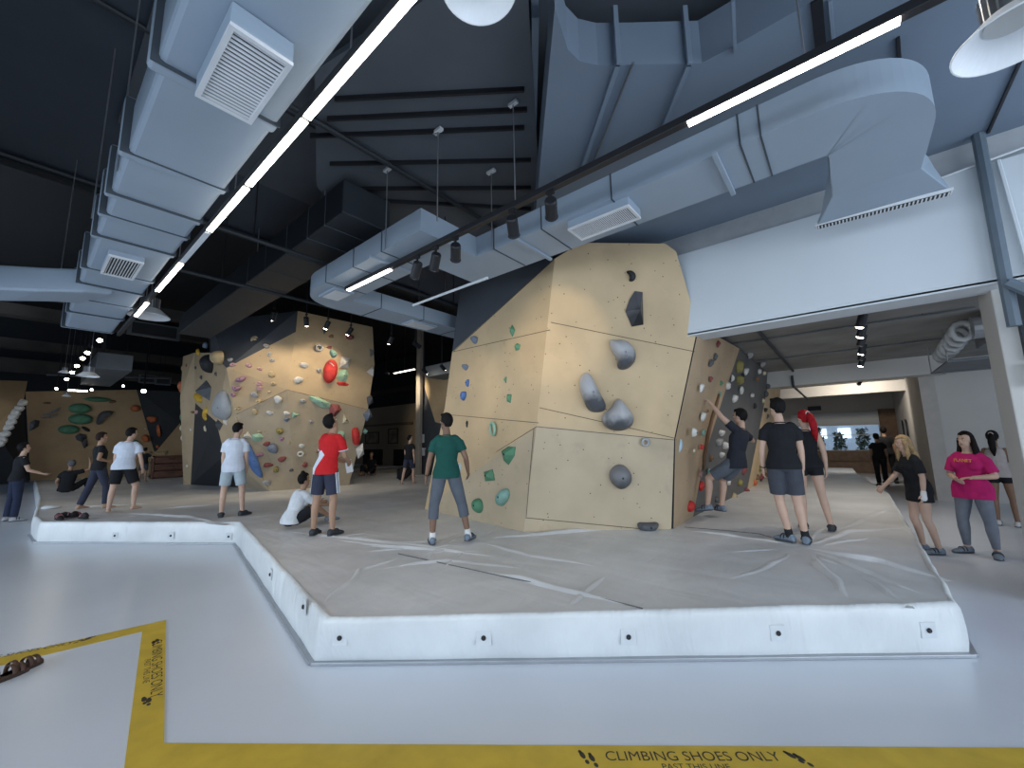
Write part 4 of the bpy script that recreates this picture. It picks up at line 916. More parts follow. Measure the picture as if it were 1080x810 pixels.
# lane wall
z7 = lambda x, y: (690+x/3.857, 330+y/3.857)
WL = 'wooden start of the lane wall'
for x, y, w, h, c, k in ((258, 126, .12, .14, 'maroon', 'vol'), (247, 178, .12, .16, 'dark grey', 'vol'), (228, 205, .12, .14, 'dark grey', 'jug'), (228, 268, .11, .13, 'maroon', 'vol'), (188, 305, .12, .14, 'white', 'jug'), (270, 287, .12, .13, 'green', 'vol'), (262, 335, .10, .14, 'teal', 'jug'), (193, 423, .14, .16, 'white', 'jug'), (157, 485, .14, .16, 'white', 'blob'), (192, 487, .14, .14, 'teal', 'ring'), (190, 545, .13, .15, 'red', 'vol'), (183, 655, .13, .13, 'pink', 'ring'), (187, 703, .15, .18, 'red', 'blob'), (142, 785, .2, .18, 'red', 'blob'), (102, 540, .10, .22, 'pale blue', 'pinch'), (160, 560, .06, .07, 'cream', 'blob'), (215, 400, .06, .06, 'brown', 'blob')):
    hold(LW, *z7(x, y), w*.8, h*.85, c, k, where=WL)
WD = 'grey part of the lane wall'
for x, y, w, h, c, k in ((338, 217, .26, .30, 'olive', 'blob'), (368, 238, .22, .18, 'white', 'jug'), (340, 272, .26, .26, 'olive', 'blob'), (344, 315, .22, .22, 'white', 'ring'), (322, 350, .26, .18, 'white', 'jug'), (395, 335, .2, .14, 'white', 'blob'), (295, 296, .16, .16, 'white', 'blob'), (384, 165, .2, .3, 'grey', 'blob'), (378, 150, .12, .12, 'cream', 'blob'), (436, 210, .26, .2, 'grey', 'jug'), (425, 238, .2, .14, 'white', 'blob'), (416, 270, .2, .14, 'brown', 'blob'), (312, 265, .16, .18, 'white', 'pinch'), (356, 255, .12, .12, 'black', 'blob'), (405, 378, .14, .16, 'black', 'blob'), (270, 488, .26, .16, 'white', 'jug'), (258, 525, .24, .2, 'grey', 'jug'), (283, 538, .2, .2, 'white', 'blob'), (270, 577, .2, .16, 'white', 'jug'), (226, 590, .12, .16, 'brown', 'blob'), (214, 645, .14, .14, 'teal', 'ring'), (320, 745, .18, .18, 'beige', 'blob'), (362, 640, .22, .3, 'maroon', 'vol'), (344, 690, .2, .18, 'olive', 'blob'), (370, 724, .24, .28, 'maroon', 'vol'), (295, 610, .12, .2, 'red', 'pinch'), (445, 245, .16, .14, 'cream', 'blob'), (300, 690, .12, .16, 'white', 'blob'), (250, 760, .12, .16, 'dark grey', 'blob')):
    hold(LN, *z7(x, y), w*.8, h*.8, c, k, where=WD)
WE = 'wooden far end of lane wall'
for x, y, w, h, c, k in ((458, 298, .3, .2, 'dark grey', 'blob'), (450, 330, .3, .2, 'dark grey', 'blob'), (474, 240, .2, .14, 'beige', 'blob'), (448, 395, .34, .18, 'black', 'jug'), (455, 422, .3, .18, 'dark grey', 'jug'), (440, 358, .2, .14, 'cream', 'blob'), (424, 570, .36, .18, 'dark grey', 'jug'), (432, 604, .34, .2, 'black', 'jug'), (428, 632, .5, .24, 'olive', 'jug'), (416, 668, .3, .18, 'brown', 'blob'), (432, 668, .3, .2, 'maroon', 'blob'), (450, 660, .26, .18, 'brown', 'blob'), (430, 690, .3, .18, 'dark grey', 'blob'), (455, 505, .4, .2, 'cream', 'jug'), (462, 640, .2, .14, 'beige', 'blob'), (490, 280, .16, .12, 'brown', 'blob'), (405, 690, .2, .18, 'orange', 'blob')):
    hold(LE, *z7(x, y), w*.8, h*.8, c, k, where=WE)
q = [LW.at(*z7(x, y), .012) for x, y in ((262, 330), (250, 370), (232, 430), (215, 500), (203, 580), (197, 640))]
m = MB(); m.tube(q, [.02, .03, .03, .03, .025, .015], 8); o = tag(build(m, 'climbing_hold', hm('brown'), None, True), 'long curved brown crack-like hold on the wooden start of lane wall', 'climbing hold', 'climbing holds on the '+WL)
# left boulder
S = 11.6/425/3.857
def T(fc, L, where):
    for x, y, w, h, c, k in L:
        q = z5([(x, y)])[0]; f_ = SL2 if fc is SL and (q[1]-437) > (q[0]-248)*79/63 else fc
        hold(f_, *z5([(x, y)])[0], w*S*1.1, h*S*1.1, c, k, where=where)
T(TU, [(665, 150, 30, 30, 'dark grey', 'vol'), (692, 172, 18, 14, 'brown', 'blob'), (765, 174, 30, 26, 'maroon', 'blob'), (640, 220, 30, 30, 'grey', 'ring'), (685, 218, 22, 12, 'maroon', 'edge'), (700, 243, 28, 28, 'teal', 'blob'), (738, 366, 44, 16, 'red', 'edge'), (582, 290, 28, 22, 'white', 'jug'), (558, 350, 28, 26, 'white', 'jug'), (642, 310, 18, 18, 'grey', 'blob'), (577, 435, 20, 18, 'grey', 'blob')], 'right face of left boulder')
WT = 'left boulder'
o = hold(TU, *z5([(686, 315)])[0], 54*S, 104*S, 'red', 'disc', rot=-.12, depth=.22, where=WT, label='big glossy red oval disc on the right face of left boulder')
m = MB(); m.tube([TU.at(*z5([p])[0], .2) for p in ((676, 283), (684, 287), (694, 297))], .018, 6); build(m, 'white_streak', hm('white'), o)
pad(TU, z5([(732, 255), (770, 262), (762, 303), (724, 300)]), .22, 'dark grey', 'white pyramid volume with sharp edges right of the red disc', WT, facets=True, ridge=z5([(742, 285)])[0], m_=hm('white'))
pad(TU, z5([(726, 312), (752, 305), (762, 330), (752, 356), (728, 360), (714, 338)]), .16, 'pale green', 'pale green faceted hold below the pyramid volume on left boulder', WT, facets=True, m_=hm('pale green'))
pad(TL, z5([(600, 414), (640, 420), (690, 446), (686, 466), (655, 462), (612, 438)]), .2, 'pale green', 'long pale green wedge volume lying across the left boulder', WT, facets=True, ridge=z5([(650, 436)])[0])
pad(TL, z5([(688, 446), (722, 450), (733, 470), (706, 500), (682, 510), (684, 470)]), .22, 'maroon', 'dull red block volume above the red-shirted climber', WT, facets=True)
pad(TL, z5([(742, 488), (765, 522), (738, 526)]), .12, 'cream', 'small cream triangle volume behind the red-shirted climber', WT, facets=True)
pad(TL, z5([(722, 555), (746, 560), (748, 590), (718, 624), (712, 590)]), .18, 'pale green', 'pale green angular volume just right of the red shirt', WT, facets=True)
pad(TL, z5([(772, 548), (794, 540), (806, 556), (808, 610), (790, 617), (778, 606)]), .16, 'red', 'tall dull red hold near the right edge of left boulder', WT)
T(TL, [(572, 618, 24, 14, 'white', 'jug'), (565, 650, 24, 22, 'white', 'ring'), (585, 695, 22, 18, 'maroon', 'blob'), (610, 520, 16, 14, 'grey', 'blob'), (640, 640, 16, 14, 'brown', 'blob')], 'lower right face of left boulder')
T(SU, [(428, 212, 20, 18, 'grey', 'blob'), (440, 245, 14, 20, 'grey', 'blob'), (452, 270, 16, 16, 'grey', 'blob'), (357, 290, 20, 16, 'pink', 'blob'), (402, 305, 18, 12, 'pink', 'blob'), (450, 328, 24, 22, 'beige', 'jug'), (400, 365, 22, 14, 'pink', 'edge'), (400, 384, 22, 14, 'pink', 'edge'), (457, 365, 16, 16, 'beige', 'blob'), (380, 410, 24, 22, 'grey', 'jug'), (395, 438, 20, 14, 'beige', 'blob'), (440, 398, 12, 8, 'beige', 'blob'), (475, 430, 28, 26, 'white', 'jug'), (293, 288, 22, 14, 'pink', 'blob')], 'upper left face of left boulder')
pad(SU, z5([(298, 350), (320, 338), (350, 333), (342, 350), (326, 360), (302, 358)]), .12, 'purple', 'mauve winged hold, uppermost of three mauve ones on left boulder', WT)
pad(SU, z5([(286, 372), (300, 378), (328, 374), (322, 390), (304, 398), (290, 392)]), .12, 'purple', 'mauve winged hold, middle of three mauve ones on left boulder', WT)
pad(SU, z5([(282, 402), (296, 400), (306, 412), (296, 422), (284, 418)]), .10, 'purple', 'mauve winged hold, lowest of three mauve ones on left boulder', WT)
T(FD, [(385, 196, 34, 34, 'beige', 'jug'), (410, 168, 14, 12, 'white', 'blob'), (283, 270, 18, 16, 'grey', 'blob')], 'dark top of left boulder')
T(SL, [(310, 467, 18, 14, 'beige', 'blob'), (380, 480, 22, 22, 'beige', 'jug'), (443, 483, 24, 14, 'white', 'jug'), (510, 485, 20, 14, 'white', 'blob'), (545, 492, 36, 30, 'pale green', 'vol'), (510, 510, 24, 20, 'slate blue', 'vol'), (482, 558, 22, 26, 'olive', 'blob'), (490, 590, 16, 14, 'purple', 'blob'), (520, 605, 10, 14, 'beige', 'blob'), (430, 610, 24, 16, 'maroon', 'blob'), (455, 628, 38, 34, 'slate blue', 'blob'), (400, 655, 28, 14, 'purple', 'blob'), (492, 672, 26, 22, 'maroon', 'blob'), (435, 696, 28, 18, 'maroon', 'blob'), (467, 715, 20, 20, 'olive', 'blob'), (530, 717, 14, 12, 'dark grey', 'blob'), (430, 767, 26, 20, 'grey', 'jug'), (400, 560, 12, 10, 'beige', 'blob'), (350, 578, 44, 30, 'white', 'vol'), (392, 582, 44, 36, 'pale green', 'vol')], 'lower left face of left boulder')
pad(SL2, z5([(348, 598), (362, 612), (380, 646), (402, 690), (418, 750), (396, 746), (362, 712), (346, 664)]), .2, 'blue', 'big bright blue fin-shaped hold behind the man in the white shirt', WT)
pad(HR, z5([(248, 386), (272, 400), (290, 468), (284, 500), (262, 515), (232, 506), (206, 482), (220, 420)]), .15, 'grey', 'huge smooth grey teardrop hold on the left side of left boulder', WT, m_=mat('smooth_grey_hold', (.30, .31, .32), .35, var=.08))
pad(HM, z5([(182, 258), (203, 240), (214, 288), (206, 330), (194, 302)]), .25, 'black', 'tall black fin hold on the left shoulder of left boulder', WT)
pad(HM, z5([(228, 236), (246, 228), (258, 250), (250, 292), (232, 282)]), .25, 'beige', 'chalky tan hold under the dark top of left boulder', WT)
pad(HM, z5([(165, 372), (185, 352), (205, 380), (208, 440), (186, 420)]), .3, 'dark grey', 'dark grey triangular volume on the left side of left boulder', WT, facets=True)
pad(HM, z5([(143, 404), (158, 398), (174, 438), (160, 446)]), .15, 'yellow', 'yellow slab hold, upper of two on left boulder', WT)
pad(HM, z5([(186, 462), (198, 455), (204, 478), (196, 492), (206, 516), (190, 520), (180, 496)]), .15, 'yellow', 'yellow zigzag hold, lower of two on left boulder', WT)
T(HM, [(155, 237, 20, 30, 'yellow', 'blob'), (185, 210, 24, 24, 'slate blue', 'blob'), (142, 300, 12, 12, 'dark grey', 'blob'), (165, 340, 12, 16, 'dark grey', 'blob'), (225, 326, 12, 14, 'dark grey', 'blob'), (150, 480, 22, 20, 'pink', 'blob'), (130, 470, 14, 14, 'white', 'blob')], 'left side of left boulder')
T(HR, [(240, 532, 34, 50, 'dark grey', 'vol'), (262, 520, 20, 24, 'white', 'vol'), (180, 548, 10, 20, 'cream', 'blob'), (222, 470, 36, 26, 'dark grey', 'vol')], 'left slope of left boulder')
T(HL, [(110, 290, 20, 20, 'brown', 'blob'), (92, 302, 20, 24, 'beige', 'blob'), (118, 346, 36, 30, 'white', 'vol'), (86, 380, 34, 50, 'orange', 'blob'), (104, 398, 30, 26, 'white', 'vol'), (106, 424, 30, 26, 'green', 'vol'), (104, 455, 30, 38, 'red', 'blob'), (90, 500, 26, 44, 'green', 'pinch'), (88, 460, 20, 40, 'dark grey', 'pinch'), (95, 375, 26, 30, 'red', 'blob'), (122, 330, 14, 14, 'dark grey', 'blob'), (84, 545, 16, 30, 'cream', 'pinch'), (88, 585, 16, 30, 'white', 'pinch')], 'far left edge of left boulder')
pad(HB, z5([(140, 632), (160, 618), (192, 622), (196, 638), (164, 662), (142, 652)]), .08, 'brown', 'tan diamond patch low on the black side of left boulder', WT, m_=hm('brown'))
T(HB, [(122, 552, 16, 12, 'white', 'blob'), (168, 553, 24, 12, 'teal', 'blob'), (110, 700, 16, 16, 'white', 'blob'), (130, 480, 22, 14, 'brown', 'blob')], 'black side of left boulder')
# right-hand edge of the left boulder: holds seen end on
for px, py, w, h, c in ((393, 372, .2, .3, 'dark grey'), (392, 392, .3, .4, 'white'), (391, 422, .25, .4, 'dark grey'), (389, 438, .3, .4, 'slate blue'), (381, 476, .3, .55, 'white'), (386, 455, .16, .2, 'teal')):
    fc = TU if py < 430 else TL; hold(fc, px-1, py, w, h, c, 'vol', depth=.22, where='right edge of left boulder')
# back wall
zb = lambda x, y: (x/4.909, 360+y/4.909)
S2_ = 18.2/425/4.909
WB = 'back climbing wall'
for x, y, w, h, c, k, lb in ((413, 347, 82, 52, 'green', 'disc', 'dark green disc, top of three stacked discs on back wall'), (417, 402, 88, 54, 'green', 'disc', 'dark green disc, middle of three stacked discs on back wall'), (356, 455, 74, 44, 'green', 'disc', 'dark green disc, lowest of three stacked discs on back wall'), (503, 300, 104, 26, 'green', 'pinch', None)):
    hold(BF, *zb(x, y), w*S2_, h*S2_, c, k, depth=.35 if k == 'disc' else .3, where=WB, label=lb or 'long dark green bar hold at the top of the back wall')
pad(BF, [zb(*p) for p in ((205, 388), (250, 372), (285, 352), (314, 340), (312, 350), (280, 372), (240, 385))], .2, 'grey', 'grey swoosh hold, upper of two on the back wall', WB)
pad(BF, [zb(*p) for p in ((208, 395), (260, 390), (300, 374), (300, 384), (262, 398), (215, 400))], .2, 'grey', 'grey swoosh hold, lower of two on the back wall', WB)
pad(BF, [zb(*p) for p in ((150, 465), (155, 420), (180, 405), (205, 410), (200, 440), (175, 455))], .3, 'dark grey', 'dark grey block hold at the left end of back wall', WB, facets=True)
pad(BF, [zb(*p) for p in ((495, 430), (500, 390), (530, 358), (600, 360), (560, 385), (525, 400), (520, 432))], .3, 'dark grey', 'dark grey arch-shaped hold in the middle of back wall', WB)
pad(BF, [zb(*p) for p in ((388, 490), (410, 476), (448, 482), (452, 500), (420, 520), (395, 510))], .3, 'dark grey', 'dark grey block hold under the green discs on back wall', WB, facets=True)
pad(BF, [zb(*p) for p in ((420, 520), (450, 505), (455, 540), (435, 556))], .25, 'dark grey', 'dark grey wedge hold beneath the dark grey block on back wall', WB, facets=True)
pad(BF, [zb(*p) for p in ((415, 440), (440, 440), (468, 458), (464, 470), (440, 464))], .2, 'black', 'black boomerang hold beside the lowest green disc', WB)
for pts, lb in ((((672, 345), (690, 328), (722, 332), (728, 356), (700, 366), (680, 360)), 'orange rock hold, highest of the orange ones on back wall'), (((750, 395), (780, 385), (818, 388), (812, 415), (780, 424)), 'orange ledge hold, second of the orange ones on back wall'), (((728, 492), (752, 478), (776, 500), (768, 520), (740, 522)), 'orange rock hold, lowest of the orange ones on back wall'), (((806, 430), (826, 425), (834, 500), (812, 490)), 'tall orange-red hold at the slanting edge of back wall')):
    pad(BF, [zb(*p) for p in pts], .25, 'orange', lb, WB)
pad(BF, [zb(*p) for p in ((678, 520), (700, 505), (724, 525), (722, 556), (698, 562), (682, 548))], .25, 'green', 'green lump hold right of the man in the white shirt', WB)
for x, y, w, h, c in ((582, 312, 30, 16, 'brown'), (697, 463, 20, 14, 'brown'), (755, 452, 10, 10, 'cream'), (245, 320, 30, 10, 'brown'), (815, 545, 14, 20, 'orange')): hold(BF, *zb(x, y), w*S2_, h*S2_, c, 'blob', where=WB)
for i, (x, y) in enumerate(((108, 318), (90, 348), (72, 370), (60, 390), (50, 418), (36, 446), (18, 480), (2, 512), (-12, 530))):
    c = onx(*zb(x+3, y), XB+2.75)
    hold(BLF, *zb(x-4, y), .26, .26, 'white', 'blob', depth=.2, where='slanting edge of the far left wall')
ORD = ['topmost', 'second', 'third', 'fourth', 'fifth', 'sixth', 'seventh', 'eighth', 'ninth', 'tenth']
SHP = {'blob': 'rounded', 'jug': 'lipped', 'edge': 'thin', 'ring': 'ring', 'vol': 'faceted', 'pinch': 'narrow', 'disc': 'disc'}
for (where, colour, kind), L in REG.items():
    L.sort(key=lambda e_: e_[0]); n_ = len(L)
    for i, (py, o, s) in enumerate(L):
        if n_ == 1: o['label'] = f'only {colour} {SHP[kind]} hold on the {where}'
        else: o['label'] = f'{colour} {SHP[kind]} hold, {ORD[i]} of {n_} from the top, {where}'
# ------------------------------------------------------------------ people
M_eye = mat('eye_white', (.75, .74, .72), .3); M_iris = mat('dark_iris', (.03, .02, .015), .3); M_lip = mat('lips', (.36, .13, .11), .5)
SKIN = {'light': mat('skin_light', (.52, .345, .26), .55, var=.05, scale=9), 'mid': mat('skin_mid', (.37, .225, .15), .55, var=.05, scale=9), 'brown': mat('skin_brown', (.20, .115, .075), .55, var=.05, scale=9)}
def cloth(n, c): return mat('cloth_'+n, c, .85, var=.10, scale=9., bump=.35, bscale=9., spec=.2)
def hairm(n, c): return mat('hair_'+n, tuple(q*.75 for q in c) if max(c) < .05 else c, .65, var=.3, scale=30., bump=.4, bscale=70., spec=.12)
def remesh(mb, vox, smooth=3):
    me = mb.mesh('tmp', [], smooth=True); o = bpy.data.objects.new('tmp', me); COL.objects.link(o)
    r = o.modifiers.new('r', 'REMESH'); r.mode = 'VOXEL'; r.voxel_size = vox; r.use_smooth_shade = True
    if smooth: s = o.modifiers.new('s', 'SMOOTH'); s.factor = .5; s.iterations = smooth
    dg = bpy.context.evaluated_depsgraph_get(); out = bpy.data.meshes.new_from_object(o.evaluated_get(dg)); bpy.data.objects.remove(o); bpy.data.meshes.remove(me)
    return out
def meshobj(name, me, m_, parent):
    me.name = name; me.materials.clear(); me.materials.append(m_)
    for p in me.polygons: p.use_smooth = True; p.material_index = 0
    o = bpy.data.objects.new(name, me); link(o); o.parent = parent; o['_o'] = (0, 0, 0); return o
def unit(v): return Vector(v).normalized()
PEOPLE = []
def person(foot, head_y, rel, label, skin='light', top=None, bottom=None, hair=('short', 'black', (.012, .011, .011)), shoes=None, socks=None,
           lean=(0, 0), head=(0, 0), arms=None, legs=None, build_=1., sex='m', foot_z=None, depth=None, extra=None, vox=.0075, sleeve=.55, hem=-.06, group='people in the hall', height=None, fist=(.5, .5), twist=0., neck=0., pos=None, ground=None, top_loose=1., anchor='feet'):
    """one figure; foot = pixel of the mean foot position on the ground, head_y = pixel row of the crown, rel = facing, counter-clockwise from straight away"""
    gz = ZM if ground is None else ground
    P = Vector(pos)+Vector((0, 0, .008)) if pos is not None else onz(foot[0], foot[1], gz)+Vector((0, 0, .006))
    r = ray(*foot); yaw = math.atan2(r.y, r.x)+math.radians(rel)-PI/2
    b = build_; f = sex == 'f'
    # skeleton in metres for a figure of 1.70, facing +Y, right hand on +X
    La, Lf, Lt, Ls = .285, .245, .43, .41
    legs = legs or {}; arms = arms or {}
    lf, ls_ = math.radians(lean[0]), math.radians(lean[1])
    up = Vector((math.sin(ls_), math.sin(lf), math.cos(lf)*math.cos(ls_))).normalized()
    tw = math.radians(twist); rt = Vector((math.cos(tw), math.sin(tw), 0)); rt = (rt-up*rt.dot(up)).normalized(); fw = up.cross(rt)
    pelvis = Vector((0, 0, 0)); J = {}
    for s, k in ((1, 'R'), (-1, 'L')):
        h = pelvis+Vector((s*.088, 0, -.04)); td, sd = legs.get(k, ((.06, .03, -1), (.02, -.03, -1)))
        td, sd = unit((td[0]*s, td[1], td[2])), unit((sd[0]*s, sd[1], sd[2]))
        kn = h+td*Lt; an = kn+sd*Ls; J['hip'+k], J['kn'+k], J['an'+k] = h, kn, an
        sh = pelvis+up*.45+rt*s*(.148 if f else .160)*b**.5; ud, fd = arms.get(k, ((.16, .02, -1), (.06, .22, -1)))
        ud, fd = unit((ud[0]*s, ud[1], ud[2])), unit((fd[0]*s, fd[1], fd[2]))
        el = sh+ud*La; wr = el+fd*Lf; J['sh'+k], J['el'+k], J['wr'+k], J['fd'+k] = sh, el, wr, fd
    hy, hp = math.radians(head[0]), math.radians(head[1])
    nk = pelvis+up*.52; hu = (up*.75+Vector((0, 0, .25))).normalized()
    hr = Vector((math.cos(tw+hy), math.sin(tw+hy), 0)); hr = (hr-hu*hr.dot(hu)).normalized(); hf = hu.cross(hr)
    hu2 = hu*math.cos(hp)+hf*math.sin(hp); hf2 = hf*math.cos(hp)-hu*math.sin(hp); hu, hf = hu2, hf2
    hc = nk+up*.055+hu*.125+hf*.015
    crown = hc+hu*.122
    low = min(J['anR'].z, J['anL'].z)-.085 if anchor == 'feet' else min(-.135, min(J['anR'].z, J['anL'].z)-.09) if anchor == 'hips' else -.115
    ax_ = (J['anR']+J['anL'])/2 if anchor == 'feet' else Vector((0, 0, 0))
    if anchor == 'hips': ax_ = Vector((0, .0, 0))
    # scale from the picture: where the crown falls
    d = math.hypot(P.x-CAMP.x, P.y-CAMP.y)
    rh = ray(foot[0], head_y); ztop = CAMH+rh.z/math.hypot(rh.x, rh.y)*d
    S_ = height or (ztop-P.z)/(crown.z-low)
    off = Vector((-ax_.x, -ax_.y, -low))
    G = lambda p: (Vector(p)+off)*S_
    v_ = vox/1.0
    # ---- body: one surface
    m = MB(); N = 18
    def torso(secs, grow=0., k=1.):
        rings = []
        for t, rx_, ry_, fo in secs:
            c = pelvis+(up*t if t > .02 else Vector((0, 0, t)))+fw*fo
            a, q = (rt, fw) if t > .02 else (Vector((1, 0, 0)), Vector((0, 1, 0)))
            rings.append([G(c+a*((rx_*k+grow)*math.cos(2*PI*j/N))+q*((ry_*k+grow)*math.sin(2*PI*j/N))) for j in range(N)])
        return rings
    hipw = 1.08 if f else 1.
    SEC = [(-.10, .085, .07, 0), (-.06, .15*hipw, .10, -.01), (.0, .165*hipw, .112, -.012), (.08, .152*hipw, .105, 0), (.16, .135*(.93 if f else 1.02), .095, .005), (.26, .148*(.95 if f else 1.05), .108, .01), (.35, .16*(.95 if f else 1.07), .115, .01), (.42, .155*(.94 if f else 1.05), .10, 0), (.465, .125, .082, -.005), (.50, .07, .062, -.004), (.53, .052, .055, 0)]
    SEC = [(t, x*b*(.94 if t > .2 else .97), y*b, o) for t, x, y, o in SEC]
    m.loft(torso(SEC))
    if f:
        for s in (-1, 1): m.ell(G(pelvis+up*.33+rt*s*.075*b+fw*.085*b), rt*.068*S_*b, fw*.06*S_*b, up*.062*S_*b, 12, 8)
    m.capsule(G(pelvis+up*.49), G(nk+up*.07+hf*.012), .056*S_, .052*S_)
    for k in 'RL':
        s = 1 if k == 'R' else -1
        h, kn, an = J['hip'+k], J['kn'+k], J['an'+k]
        m.capsule(G(h+Vector((0, 0, .02))), G(h.lerp(kn, .5)), .081*S_*b, .072*S_*b); m.capsule(G(h.lerp(kn, .5)), G(kn), .072*S_*b, .054*S_*b**.5)
        cb = (Vector((0, -1, 0)) - (an-kn).normalized()*Vector((0, -1, 0)).dot((an-kn).normalized()))*.014
        m.capsule(G(kn), G(kn.lerp(an, .3)+cb), .052*S_*b**.5, .053*S_*b**.5); m.capsule(G(kn.lerp(an, .3)+cb), G(an), .053*S_*b**.5, .035*S_)
        sh, el, wr = J['sh'+k], J['el'+k], J['wr'+k]
        m.capsule(G(sh-rt*s*.02), G(sh.lerp(el, .45)), .047*S_*b**.5, .046*S_*b**.5); m.capsule(G(sh.lerp(el, .45)), G(el), .046*S_*b**.5, .037*S_)
        m.capsule(G(el), G(el.lerp(wr, .3)), .037*S_, .038*S_*b**.3); m.capsule(G(el.lerp(wr, .3)), G(wr), .038*S_*b**.3, .026*S_)
    # feet
    FT = {}
    for k in 'RL':
        s = 1 if k == 'R' else -1; an = J['an'+k]; sd = (an-J['kn'+k]).normalized()
        fa = (legs.get('toe'+k) or (.22, 1, 0)); fd = unit((fa[0]*s, fa[1], fa[2])); fn = Vector((0, 0, 1)); fn = (fn-fd*fn.dot(fd)).normalized(); fs = fd.cross(fn)
        FT[k] = (an, fd, fs, fn)
        foot_ = [(-.055, .022, .026, -.052), (-.035, .036, .040, -.045), (.0, .038, .052, -.032), (.05, .040, .040, -.042), (.10, .046, .028, -.055), (.145, .045, .020, -.063), (.175, .036, .014, -.069), (.19, .018, .009, -.074)]
        m.loft([[G(an+fd*t+fn*z+fs*(w_*math.cos(2*PI*j/14))+fn*(h_*math.sin(2*PI*j/14))) for j in range(14)] for t, w_, h_, z in foot_])
    # head: cranium, jaw, nose, ears
    def H(x, y, z): return G(hc+hr*x+hf*y+hu*z)
    m.ell(G(hc+hu*.022-hf*.008), hr*.074*S_, hf*.093*S_, hu*.098*S_, 20, 14)
    m.ell(G(hc-hu*.052+hf*.022), hr*.058*S_, hf*.066*S_, hu*.066*S_, 16, 12)
    m.ell(G(hc-hu*.098+hf*.060), hr*.024*S_, hf*.022*S_, hu*.020*S_, 10, 8)
    m.loft([[H(x*w_, y+yy, z+zz) for x, yy, zz in ((-1, 0, 0), (0, .012*q, .0), (1, 0, 0), (0, -.02, 0))] for y, z, w_, q in ((.080, .022, .008, .3), (.090, .0, .010, .8), (.100, -.022, .015, 1.), (.086, -.034, .012, .6))])
    for s in (-1, 1): m.ell(H(s*.076, -.010, -.012), hr*.010*S_, hf*.018*S_, hu*.031*S_, 10, 8)
    # hands: palm, four fingers of their own length, thumb from the side near the wrist
    for k in 'RL':
        s = 1 if k == 'R' else -1; wr, fd = J['wr'+k], J['fd'+k]; cu = fist[0] if k == 'R' else fist[1]
        hn = arms.get('palm'+k)                              # direction the palm faces
        hn = unit((hn[0]*s, hn[1], hn[2])) if hn else unit((-s, .25, 0)); hn = (hn-fd*hn.dot(fd)).normalized(); side = fd.cross(hn); thumb_side = side if side.dot(Vector((0, 1, .25))) > 0 else -side
        if arms.get('thumb'+k) is not None: thumb_side = unit(arms['thumb'+k]); thumb_side = (thumb_side-fd*thumb_side.dot(fd)).normalized()
        m.loft([[G(wr+fd*t+thumb_side*(w_*math.cos(2*PI*j/12))+hn*(h_*math.sin(2*PI*j/12))) for j in range(12)] for t, w_, h_ in ((-.02, .024, .022), (.02, .032, .017), (.06, .040, .016), (.088, .039, .013))])
        for q, ln in ((-.0315, .058), (-.0105, .070), (.0105, .076), (.0315, .070)):
            b0 = wr+fd*.082+thumb_side*q; spread = thumb_side*q*.35
            d0 = (fd*math.cos(.7*cu)+hn*math.sin(.7*cu)+spread).normalized(); d1 = (fd*math.cos(1.7*cu)+hn*math.sin(1.7*cu)+spread).normalized(); d2 = (fd*math.cos(2.5*cu)+hn*math.sin(2.5*cu)+spread).normalized()
            p1 = b0+d0*ln*.5; p2 = p1+d1*ln*.32; p3 = p2+d2*ln*.24
            m.capsule(G(b0), G(p1), .0092*S_, .0086*S_, 8); m.capsule(G(p1), G(p2), .0086*S_, .008*S_, 8); m.capsule(G(p2), G(p3), .008*S_, .0072*S_, 8)
        b0 = wr+fd*.025+thumb_side*.026; p1 = b0+(fd*.7+thumb_side*.75+hn*.25).normalized()*.040; p2 = p1+(fd*.95+thumb_side*.25+hn*.35*cu).normalized()*.030
        m.capsule(G(b0), G(p1), .0125*S_, .0105*S_, 8); m.capsule(G(p1), G(p2), .0105*S_, .009*S_, 8)
    t = thing('person', (0, 0, 0), label, 'person', group)
    body = meshobj('body', remesh(m, v_, 2), SKIN[skin], t)
    # eyes, brows and mouth
    for s in (-1, 1):
        mm = MB(); mm.ell(H(s*.031, .080, .008), hr*.0125*S_, hf*.008*S_, hu*.0075*S_, 10, 8); e_ = build(mm, 'eye', M_eye, t, True)
        mm = MB(); mm.ell(H(s*.031, .0865, .008), hr*.006*S_, hf*.003*S_, hu*.006*S_, 10, 8); build(mm, 'iris', M_iris, e_, True)
        mm = MB(); mm.ell(H(s*.032, .086, .027), hr*.018*S_, hf*.005*S_, hu*.0035*S_, 10, 6); build(mm, 'eyebrow', hairm(hair[1], hair[2]), t, True)
    mm = MB(); mm.ell(H(0, .083, -.064), hr*.023*S_, hf*.006*S_, hu*.007*S_, 12, 6); build(mm, 'mouth', M_lip, t, True)
    # ---- clothing
    def limb(mm, a, b_, f0, f1, r0, r1): mm.capsule(G(Vector(a).lerp(b_, f0)), G(Vector(a).lerp(b_, f1)), r0*S_, r1*S_, 14)
    if top:
        kind, mt = top; mm = MB(); loose = {'tee': .014, 'tank': .007, 'crop': .012, 'long': .016}[kind]*top_loose
        lo = hem if kind != 'crop' else .16
        secs = [(max(lo, -.10), .0, .0, 0)]
        secs = [x for x in SEC if x[0] > lo+.02 and x[0] < .49]
        bx = max(x[1] for x in secs[:2]); first = secs[0]
        e0 = [(lo, max(first[1], .150*b)+.006*top_loose, max(first[2], .105*b)+.006*top_loose, first[3])]
        fix = lambda q: (q[0], max(q[1], (.180*hipw if q[0] < .05 else .156*hipw if q[0] < .10 else .142)*b), max(q[2], (.118 if q[0] < .05 else .112)*b), q[3]) if q[0] < .13 else q
        e0, secs = [fix(q) for q in e0], [fix(q) for q in secs]
        rr = torso(e0+secs+[(.495, .078*b, .070*b, -.004)], loose)
        mm.loft(rr)
